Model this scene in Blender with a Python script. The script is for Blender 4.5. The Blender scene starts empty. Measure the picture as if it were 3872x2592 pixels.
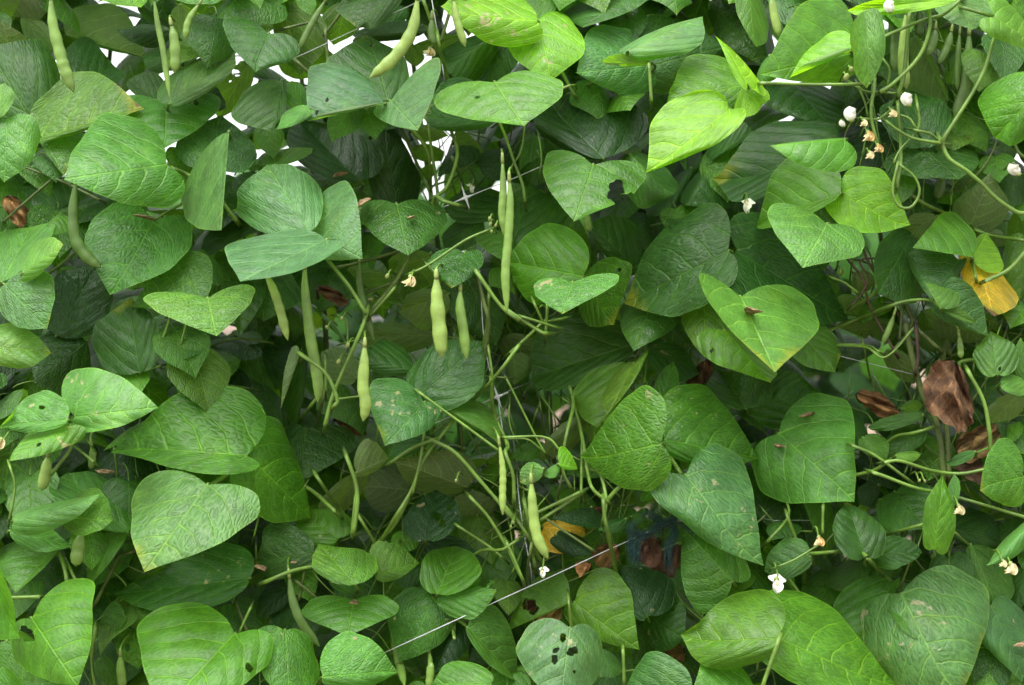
import bpy, math, random
import numpy as np
from mathutils import Vector, Matrix, Euler

random.seed(7)
rng = np.random.default_rng(7)

# ------------------------------------------------------------------ camera, sky, sun, exposure
sc = bpy.context.scene
SRC_W, SRC_H = 3872.0, 2592.0
CAM = Vector((0.0, -1.35, 1.35))
LENS, SENSOR = 35.0, 23.6
W1 = SENSOR / LENS
cam_d = bpy.data.cameras.new('camera')
cam_d.lens = LENS
cam_d.sensor_width = SENSOR
cam_d.sensor_fit = 'HORIZONTAL'
cam_d.clip_start = 0.02
cam_d.clip_end = 2000
cam_d.dof.use_dof = True
cam_d.dof.focus_distance = 1.36
cam_d.dof.aperture_fstop = 3.2
cam = bpy.data.objects.new('camera', cam_d)
sc.collection.objects.link(cam)
cam.location = CAM
cam.rotation_euler = (math.radians(90), 0, 0)
sc.camera = cam

SUN_EL, SUN_AZ = math.radians(68), math.radians(215)   # azimuth from north (+Y), clockwise: behind the camera
world = bpy.data.worlds.new('World')
sc.world = world
world.use_nodes = True
wn = world.node_tree.nodes
wl = world.node_tree.links
wn.clear()
w_out = wn.new('ShaderNodeOutputWorld')
w_bg = wn.new('ShaderNodeBackground')
w_sky = wn.new('ShaderNodeTexSky')
w_sky.sky_type = 'NISHITA'
w_sky.sun_disc = False
w_sky.sun_elevation = SUN_EL
w_sky.sun_rotation = SUN_AZ
w_sky.air_density = 1.0
w_sky.dust_density = 4.0
w_sky.ozone_density = 0.6
w_hsv = wn.new('ShaderNodeHueSaturation')       # a cloud cover takes most of the blue out of the sky
w_hsv.inputs['Saturation'].default_value = 0.10
wl.new(w_sky.outputs[0], w_hsv.inputs['Color'])
wl.new(w_hsv.outputs[0], w_bg.inputs['Color'])
w_bg.inputs['Strength'].default_value = 0.12
wl.new(w_bg.outputs[0], w_out.inputs[0])

sun_d = bpy.data.lights.new('sun', 'SUN')
sun_d.energy = 1.5
sun_d.angle = math.radians(75)
sun_d.color = (1.0, 0.97, 0.92)
sun = bpy.data.objects.new('sun', sun_d)
sc.collection.objects.link(sun)
sdir = Vector((math.sin(SUN_AZ) * math.cos(SUN_EL), math.cos(SUN_AZ) * math.cos(SUN_EL), math.sin(SUN_EL)))
sun.rotation_euler = sdir.to_track_quat('Z', 'Y').to_euler()
sun.location = (0, -2, 6)

sc.view_settings.view_transform = 'Standard'
sc.view_settings.look = 'None'
sc.view_settings.exposure = 2.05
sc.view_settings.gamma = 1.0
sc.render.engine = 'CYCLES'
sc.cycles.use_denoising = True
sc.cycles.max_bounces = 8
sc.cycles.diffuse_bounces = 5
sc.cycles.transmission_bounces = 6
sc.cycles.transparent_max_bounces = 8

COL = sc.collection

# ------------------------------------------------------------------ helpers
TX = [0, 957, 1914, 2872]
TY = [0, 630, 1260, 1892]
def px(tile, x, y):
    return np.array([TX[int(tile[0])] + x / 2.24, TY[int(tile[1])] + y / 2.24])
def unproj(P, D):
    """pixels (n,2) and depths (n,) -> world points (n,3)"""
    P = np.asarray(P, float)
    D = np.asarray(D, float)
    x = (P[..., 0] - SRC_W / 2) / SRC_W * W1 * D
    z = -(P[..., 1] - SRC_H / 2) / SRC_W * W1 * D
    return np.stack([x + CAM.x, CAM.y + D, CAM.z + z], -1)
def proj(p):
    d = p[1] - CAM.y
    if d < 0.05:
        return None
    return ((p[0] - CAM.x) / d / W1 * SRC_W + SRC_W / 2, -(p[2] - CAM.z) / d / W1 * SRC_W + SRC_H / 2, d)

def new_mesh(name, V, F, mats, smooth=True, uv=None, midx=None, edge=None):
    me = bpy.data.meshes.new(name)
    me.from_pydata([tuple(v) for v in V], [], [tuple(f) for f in F])
    for m in mats:
        me.materials.append(m)
    if smooth:
        me.polygons.foreach_set('use_smooth', [True] * len(me.polygons))
    if midx is not None:
        me.polygons.foreach_set('material_index', midx)
    if uv is not None:
        lay = me.uv_layers.new(name='UVMap')
        li = np.empty(len(me.loops), dtype=np.int32)
        me.loops.foreach_get('vertex_index', li)
        lay.data.foreach_set('uv', np.asarray(uv)[li].ravel())
        if edge is not None:
            lay2 = me.uv_layers.new(name='EdgeMap')
            ev = np.stack([np.asarray(edge), np.zeros(len(edge))], -1)
            lay2.data.foreach_set('uv', ev[li].ravel())
    me.update()
    return me
def link(name, me, parent=None, loc=(0, 0, 0)):
    o = bpy.data.objects.new(name, me)
    COL.objects.link(o)
    if parent is not None:
        o.parent = parent
    o.location = loc
    return o
def tag(o, label, cat=None, group=None, kind=None):
    if label:
        o['label'] = label
    if cat:
        o['category'] = cat
    if group:
        o['group'] = group
    if kind:
        o['kind'] = kind
    return o

def catmull(P, n):
    P = np.asarray(P, float)
    if len(P) == 2:
        t = np.linspace(0, 1, n)[:, None]
        return P[0] * (1 - t) + P[1] * t
    Q = np.vstack([2 * P[0] - P[1], P, 2 * P[-1] - P[-2]])
    seg = len(P) - 1
    out = []
    for u in np.linspace(0, seg - 1e-6, n):
        i = int(u)
        t = u - i
        a, b, c, d = Q[i], Q[i + 1], Q[i + 2], Q[i + 3]
        out.append(0.5 * ((2 * b) + (-a + c) * t + (2 * a - 5 * b + 4 * c - d) * t * t + (-a + 3 * b - 3 * c + d) * t ** 3))
    return np.array(out)

def tube(P, R, sides=8, flat=1.0, cap=True, flat_dir=None):
    """P (n,3) path, R (n,) radius; flat = thickness ratio seen across flat_dir"""
    P = np.asarray(P, float)
    n = len(P)
    T = np.gradient(P, axis=0)
    T /= np.linalg.norm(T, axis=1)[:, None] + 1e-12
    up = np.array([0.13, -1.0, 0.21]) if flat_dir is None else np.asarray(flat_dir, float)
    V = []
    for i in range(n):
        s = np.cross(T[i], up)
        s /= np.linalg.norm(s) + 1e-12
        u = np.cross(s, T[i])
        for k in range(sides):
            a = 2 * math.pi * k / sides
            V.append(P[i] + R[i] * (math.cos(a) * s + flat * math.sin(a) * u))
    F = []
    for i in range(n - 1):
        for k in range(sides):
            k2 = (k + 1) % sides
            F.append((i * sides + k, i * sides + k2, (i + 1) * sides + k2, (i + 1) * sides + k))
    if cap:
        F.append(tuple(range(sides - 1, -1, -1)))
        F.append(tuple((n - 1) * sides + k for k in range(sides)))
    return np.array(V), F

# ------------------------------------------------------------------ materials
def nodes_of(name):
    m = bpy.data.materials.new(name)
    m.use_nodes = True
    nt = m.node_tree
    nt.nodes.clear()
    return m, nt, nt.nodes, nt.links
class NB:
    """tiny node builder"""
    def __init__(self, nt):
        self.nt, self.n, self.l = nt, nt.nodes, nt.links
    def put(self, sock, v):
        if isinstance(v, (int, float)):
            sock.default_value = v
        elif isinstance(v, tuple):
            sock.default_value = v if len(v) == 4 or sock.type == 'VECTOR' else (*v, 1.0)
        else:
            self.l.new(v, sock)
    def math(self, op, a, b=0.0, c=None, clamp=False):
        m = self.n.new('ShaderNodeMath')
        m.operation = op
        m.use_clamp = clamp
        self.put(m.inputs[0], a)
        self.put(m.inputs[1], b)
        if c is not None:
            self.put(m.inputs[2], c)
        return m.outputs[0]
    def ramp(self, v, a, b, lo=0.0, hi=1.0):
        m = self.n.new('ShaderNodeMapRange')
        m.interpolation_type = 'SMOOTHSTEP'
        self.put(m.inputs['Value'], v)
        self.put(m.inputs['From Min'], a)
        self.put(m.inputs['From Max'], b)
        self.put(m.inputs['To Min'], lo)
        self.put(m.inputs['To Max'], hi)
        return m.outputs[0]
    def mix(self, f, a, b, mode='MIX'):
        m = self.n.new('ShaderNodeMix')
        m.data_type = 'RGBA'
        m.blend_type = mode
        m.clamp_factor = True
        self.put(m.inputs[0], f)
        self.put(m.inputs[6], a)
        self.put(m.inputs[7], b)
        return m.outputs[2]
    def noise(self, vec, scale, detail=3.0, rough=0.5, col=False, dim='3D', w=None):
        m = self.n.new('ShaderNodeTexNoise')
        m.noise_dimensions = dim
        if vec is not None:
            self.l.new(vec, m.inputs['Vector'])
        if w is not None:
            self.put(m.inputs['W'], w)
        m.inputs['Scale'].default_value = scale
        m.inputs['Detail'].default_value = detail
        m.inputs['Roughness'].default_value = rough
        return m.outputs[1 if col else 0]
    def attr(self, name):
        m = self.n.new('ShaderNodeAttribute')
        m.attribute_type = 'OBJECT'
        m.attribute_name = name
        return m.outputs['Fac']

def leaf_material(name='bean_leaf', spec=0.40):
    m, nt, n, l = nodes_of(name)
    b = NB(nt)
    out = n.new('ShaderNodeOutputMaterial')
    uvn = n.new('ShaderNodeUVMap')
    uvn.uv_map = 'UVMap'
    sep = n.new('ShaderNodeSeparateXYZ')
    l.new(uvn.outputs[0], sep.inputs[0])
    info = n.new('ShaderNodeObjectInfo')
    rnd = info.outputs['Random']
    # slightly wandering coordinates so that no two leaves have the same veins
    wob = b.noise(uvn.outputs[0], 4.0, 2.0, 0.5, dim='4D', w=b.math('MULTIPLY', rnd, 37.0))
    wob = b.math('MULTIPLY', b.math('SUBTRACT', wob, 0.5), 0.16)
    x = b.math('SUBTRACT', sep.outputs[0], 0.5)
    ax = b.math('ABSOLUTE', x)
    y = b.math('ADD', sep.outputs[1], wob)
    # side veins leave the midrib and sweep towards the tip
    t = b.math('SUBTRACT', y, b.math('MULTIPLY', ax, 0.34))
    t = b.math('SUBTRACT', t, b.math('MULTIPLY', b.math('MULTIPLY', ax, ax), 1.45))
    side = b.math('MULTIPLY', b.math('GREATER_THAN', x, 0.0), 0.45)
    ph = b.math('ADD', b.math('MULTIPLY', t, 4.5), side)
    fr = b.math('ABSOLUTE', b.math('SUBTRACT', b.math('FRACT', b.math('ADD', ph, 20.0)), 0.5))   # 0.5 on a vein
    edgew = b.math('MULTIPLY_ADD', ax, -0.07, 0.070)
    vein = b.ramp(fr, b.math('SUBTRACT', 0.5, edgew), b.math('SUBTRACT', 0.5, b.math('MULTIPLY', edgew, 0.35)))
    mid = b.ramp(ax, 0.014, 0.003)
    veins = b.math('MAXIMUM', vein, mid)
    # net of small veins
    vor = n.new('ShaderNodeTexVoronoi')
    vor.feature = 'DISTANCE_TO_EDGE'
    vor.inputs['Scale'].default_value = 1.0
    cmb = n.new('ShaderNodeCombineXYZ')
    l.new(b.math('MULTIPLY', x, 26.0), cmb.inputs[0])
    l.new(b.math('MULTIPLY', t, 13.0), cmb.inputs[1])
    l.new(b.math('MULTIPLY', rnd, 50.0), cmb.inputs[2])
    l.new(cmb.outputs[0], vor.inputs['Vector'])
    net = b.ramp(vor.outputs['Distance'], 0.09, 0.01)
    cell = b.ramp(vor.outputs['Distance'], 0.0, 0.35)
    quilt = b.math('POWER', b.math('SUBTRACT', 1.0, b.math('MULTIPLY', fr, 2.0)), 0.6)
    fine = b.noise(cmb.outputs[0], 2.5, 3.0, 0.6)
    h = b.math('MULTIPLY_ADD', quilt, 0.36, b.math('MULTIPLY', cell, b.ramp(rnd, 0.0, 1.0, 0.10, 0.38)))
    h = b.math('ADD', h, b.math('MULTIPLY', fine, 0.10))
    h = b.math('SUBTRACT', h, b.math('MULTIPLY', veins, 0.45))
    bump = n.new('ShaderNodeBump')
    bump.inputs['Strength'].default_value = 0.55
    bump.inputs['Distance'].default_value = 0.0026
    l.new(h, bump.inputs['Height'])
    # colour
    geo = n.new('ShaderNodeNewGeometry')
    pos = geo.outputs['Position']
    base = info.outputs['Color']
    mott = b.noise(pos, 55.0, 4.0, 0.6)
    mul = b.ramp(mott, 0.25, 0.75, 0.78, 1.22)
    hv = n.new('ShaderNodeHueSaturation')
    l.new(base, hv.inputs['Color'])
    l.new(mul, hv.inputs['Value'])
    hv.inputs['Hue'].default_value = 0.5
    c = hv.outputs[0]
    patch = b.ramp(b.noise(pos, 22.0, 2.0, 0.5), 0.52, 0.75, 0.0, 0.35)
    c = b.mix(patch, c, b.mix(1.0, c, (1.7, 1.35, 0.7), 'MULTIPLY'))
    lightv = b.mix(1.0, c, (2.5, 1.95, 1.6), 'MULTIPLY')
    c = b.mix(b.math('MULTIPLY', veins, 0.52), c, lightv)
    c = b.mix(b.math('MULTIPLY', net, 0.22), c, lightv)
    edn = n.new('ShaderNodeUVMap')
    edn.uv_map = 'EdgeMap'
    esep = n.new('ShaderNodeSeparateXYZ')
    l.new(edn.outputs[0], esep.inputs[0])
    margin = b.ramp(esep.outputs[0], 0.965, 0.995)
    c = b.mix(b.math('MULTIPLY', margin, 0.5), c, lightv)
    # pale mite spots, brown necrotic patches with a yellow halo near the margin
    spot = b.attr('spot')
    sn = b.noise(pos, 120.0, 3.0, 0.55)
    big = b.noise(pos, 26.0, 1.0, 0.5)
    thr = b.math('SUBTRACT', 0.80, b.math('MULTIPLY', spot, 0.22))
    sm = b.ramp(b.math('ADD', b.math('MULTIPLY', sn, 0.62), b.math('MULTIPLY', big, 0.42)), thr, b.math('ADD', thr, 0.06))
    sm = b.math('MULTIPLY', sm, b.math('GREATER_THAN', spot, 0.01))
    c = b.mix(b.math('MULTIPLY', sm, 0.8), c, (0.33, 0.30, 0.17))
    brown = b.attr('brown')
    ed = b.ramp(b.math('ADD', b.math('ABSOLUTE', b.math('SUBTRACT', sep.outputs[1], 0.25)), b.math('MULTIPLY', ax, 0.55)), 0.40, 0.85)
    bn = b.math('ADD', b.math('MULTIPLY', b.noise(pos, 24.0, 3.0, 0.6), 0.75), b.math('MULTIPLY', ed, 0.33))
    thb = b.math('SUBTRACT', 0.92, b.math('MULTIPLY', brown, 0.36))
    on = b.math('GREATER_THAN', brown, 0.01)
    halo = b.math('MULTIPLY', b.ramp(bn, b.math('SUBTRACT', thb, 0.16), thb), on)
    core = b.math('MULTIPLY', b.ramp(bn, b.math('ADD', thb, 0.03), b.math('ADD', thb, 0.07)), on)
    c = b.mix(b.math('MULTIPLY', halo, 0.7), c, (0.24, 0.26, 0.02))
    c = b.mix(b.math('MULTIPLY', core, 0.9), c, (0.13, 0.065, 0.025))
    # lower face: paler, duller
    back = geo.outputs['Backfacing']
    under = b.mix(0.62, c, (0.155, 0.205, 0.095))
    under = b.mix(b.math('MULTIPLY', veins, 0.5), under, (0.28, 0.33, 0.17))
    cc = b.mix(back, c, under)
    pr = n.new('ShaderNodeBsdfPrincipled')
    l.new(cc, pr.inputs['Base Color'])
    rough = b.math('ADD', b.ramp(mott, 0.2, 0.8, 0.37, 0.50), b.math('MULTIPLY', back, 0.25))
    l.new(rough, pr.inputs['Roughness'])
    pr.inputs['Specular IOR Level'].default_value = spec
    l.new(bump.outputs[0], pr.inputs['Normal'])
    tr = n.new('ShaderNodeBsdfTranslucent')
    tc = b.mix(1.0, c, (3.1, 2.9, 0.5), 'MULTIPLY')
    tc = b.mix(b.math('MULTIPLY', net, 0.25), tc, (0.5, 0.55, 0.08))
    l.new(tc, tr.inputs['Color'])
    l.new(bump.outputs[0], tr.inputs['Normal'])
    mx = n.new('ShaderNodeMixShader')
    mx.inputs[0].default_value = 0.38
    l.new(pr.outputs[0], mx.inputs[1])
    l.new(tr.outputs[0], mx.inputs[2])
    l.new(mx.outputs[0], out.inputs[0])
    return m

def simple_mat(name, col, rough=0.5, var=0.25, scale=60.0, bump=0.0, transl=0.0, col2=None, spec=0.4):
    m, nt, n, l = nodes_of(name)
    b = NB(nt)
    out = n.new('ShaderNodeOutputMaterial')
    geo = n.new('ShaderNodeNewGeometry')
    pos = geo.outputs['Position']
    nz = b.noise(pos, scale, 4.0, 0.6)
    lo = tuple(v * (1 - var) for v in col)
    hi = tuple(min(1, v * (1 + var)) for v in col) if col2 is None else col2
    c = b.mix(b.ramp(nz, 0.3, 0.7), lo, hi)
    pr = n.new('ShaderNodeBsdfPrincipled')
    l.new(c, pr.inputs['Base Color'])
    pr.inputs['Roughness'].default_value = rough
    pr.inputs['Specular IOR Level'].default_value = spec
    if bump:
        bp = n.new('ShaderNodeBump')
        bp.inputs['Strength'].default_value = bump
        bp.inputs['Distance'].default_value = 0.002
        l.new(b.noise(pos, scale * 5, 4.0, 0.6), bp.inputs['Height'])
        l.new(bp.outputs[0], pr.inputs['Normal'])
    if transl:
        tr = n.new('ShaderNodeBsdfTranslucent')
        l.new(c, tr.inputs['Color'])
        mx = n.new('ShaderNodeMixShader')
        mx.inputs[0].default_value = transl
        l.new(pr.outputs[0], mx.inputs[1])
        l.new(tr.outputs[0], mx.inputs[2])
        l.new(mx.outputs[0], out.inputs[0])
    else:
        l.new(pr.outputs[0], out.inputs[0])
    return m

def dry_leaf_material():
    m, nt, n, l = nodes_of('dry_leaf')
    b = NB(nt)
    out = n.new('ShaderNodeOutputMaterial')
    info = n.new('ShaderNodeObjectInfo')
    uvn = n.new('ShaderNodeUVMap')
    uvn.uv_map = 'UVMap'
    geo = n.new('ShaderNodeNewGeometry')
    pos = geo.outputs['Position']
    nz = b.noise(pos, 70.0, 5.0, 0.65)
    c = b.mix(b.ramp(nz, 0.3, 0.72), b.mix(1.0, info.outputs['Color'], (0.38, 0.36, 0.40), 'MULTIPLY'), b.mix(1.0, info.outputs['Color'], (1.3, 1.2, 1.1), 'MULTIPLY'))
    sp = n.new('ShaderNodeSeparateXYZ')
    l.new(uvn.outputs[0], sp.inputs[0])
    axx = b.math('ABSOLUTE', b.math('SUBTRACT', sp.outputs[0], 0.5))
    tt = b.math('SUBTRACT', sp.outputs[1], b.math('MULTIPLY', axx, 0.7))
    vn = b.ramp(b.math('ABSOLUTE', b.math('SUBTRACT', b.math('FRACT', b.math('ADD', b.math('MULTIPLY', tt, 4.5), 20.0)), 0.5)), 0.44, 0.48)
    vn = b.math('MAXIMUM', vn, b.ramp(axx, 0.02, 0.008))
    c = b.mix(b.math('MULTIPLY', vn, 0.5), c, b.mix(1.0, c, (2.2, 2.1, 1.9), 'MULTIPLY'))
    pr = n.new('ShaderNodeBsdfPrincipled')
    l.new(c, pr.inputs['Base Color'])
    pr.inputs['Roughness'].default_value = 0.85
    pr.inputs['Specular IOR Level'].default_value = 0.2
    bp = n.new('ShaderNodeBump')
    bp.inputs['Strength'].default_value = 0.7
    bp.inputs['Distance'].default_value = 0.003
    l.new(b.noise(pos, 160.0, 4.0, 0.6), bp.inputs['Height'])
    l.new(bp.outputs[0], pr.inputs['Normal'])
    l.new(pr.outputs[0], out.inputs[0])
    return m

M_LEAF = leaf_material()
M_LEAF_BACK = leaf_material('matt_leaf', 0.12)  # same bean leaf with its sheen cut, for the next row
M_DRY = dry_leaf_material()
M_STEM = simple_mat('green_stem', (0.100, 0.185, 0.026), 0.42, 0.3, 45, 0.3, 0.12)
M_STEMD = simple_mat('woody_stem', (0.075, 0.11, 0.026), 0.55, 0.4, 50, 0.5)
M_STEMB = simple_mat('dead_stem', (0.055, 0.035, 0.022), 0.75, 0.4, 60, 0.6)
M_POD = simple_mat('pod_skin', (0.135, 0.235, 0.045), 0.34, 0.22, 60, 0.12, 0.15)
M_PODD = simple_mat('pod_skin_dark', (0.085, 0.155, 0.035), 0.38, 0.18, 60, 0.12, 0.15)
M_PODP = simple_mat('pod_skin_pale', (0.215, 0.325, 0.070), 0.36, 0.2, 60, 0.12, 0.18)
M_CALYX = simple_mat('calyx', (0.20, 0.26, 0.07), 0.5, 0.3, 120, 0.0, 0.2)
M_PETAL = simple_mat('white_petal', (0.74, 0.75, 0.66), 0.5, 0.08, 90, 0.0, 0.3)
M_CREAM = simple_mat('cream_petal', (0.68, 0.60, 0.36), 0.55, 0.15, 90, 0.0, 0.3)
M_ORANGE = simple_mat('wilted_petal', (0.62, 0.42, 0.17), 0.6, 0.25, 120, 0.0, 0.2)
M_TWINE = simple_mat('white_twine', (0.46, 0.48, 0.50), 0.5, 0.15, 200, 0.2)
M_DEBRIS = simple_mat('dried_petal', (0.22, 0.11, 0.05), 0.7, 0.5, 260, 0.4, 0.0, (0.40, 0.28, 0.16))
M_TEAL = simple_mat('teal_fibre', (0.004, 0.030, 0.026), 0.8, 0.3, 100)
M_SOIL = simple_mat('soil', (0.10, 0.072, 0.050), 0.9, 0.35, 6, 0.8, 0.0, (0.20, 0.145, 0.105))

TONES = {  # B and S paint in sky sheen, T backlight; X is dark leaf plus shade
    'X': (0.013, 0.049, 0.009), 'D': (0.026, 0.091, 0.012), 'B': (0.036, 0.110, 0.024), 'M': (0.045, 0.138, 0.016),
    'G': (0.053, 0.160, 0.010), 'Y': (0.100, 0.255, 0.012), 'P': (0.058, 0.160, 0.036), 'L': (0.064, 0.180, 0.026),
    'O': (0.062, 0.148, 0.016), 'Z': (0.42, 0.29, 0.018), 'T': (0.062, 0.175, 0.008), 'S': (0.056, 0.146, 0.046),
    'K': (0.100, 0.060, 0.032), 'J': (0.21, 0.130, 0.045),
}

# ------------------------------------------------------------------ setting: ground with a rising bank behind the row
def make_ground():
    xs = np.concatenate([[-900, -300, -90, -30, -12], np.linspace(-6, 6, 41), [12, 30, 90, 300, 900]])
    ys = np.concatenate([[-900, -300, -90, -25, -8], np.linspace(-4, 7, 45), [10, 16, 40, 120, 400, 900]])
    V, F = [], []
    r2 = random.Random(3)
    for y in ys:
        for x in xs:
            s = min(1, max(0, (y - 1.0) / 3.4))
            z = 1.42 * s * s * (3 - 2 * s)
            if abs(x) < 10 and -5 < y < 8:
                z += r2.uniform(-0.02, 0.02)
            V.append((x, y, z))
    w = len(xs)
    for j in range(len(ys) - 1):
        for i in range(w - 1):
            F.append((j * w + i, j * w + i + 1, (j + 1) * w + i + 1, (j + 1) * w + i))
    o = link('ground', new_mesh('ground', V, F, [M_SOIL]))
    tag(o, 'pinkish brown soil of the bean garden, seen through gaps in the leaves', None, None, 'structure')
make_ground()

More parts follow.
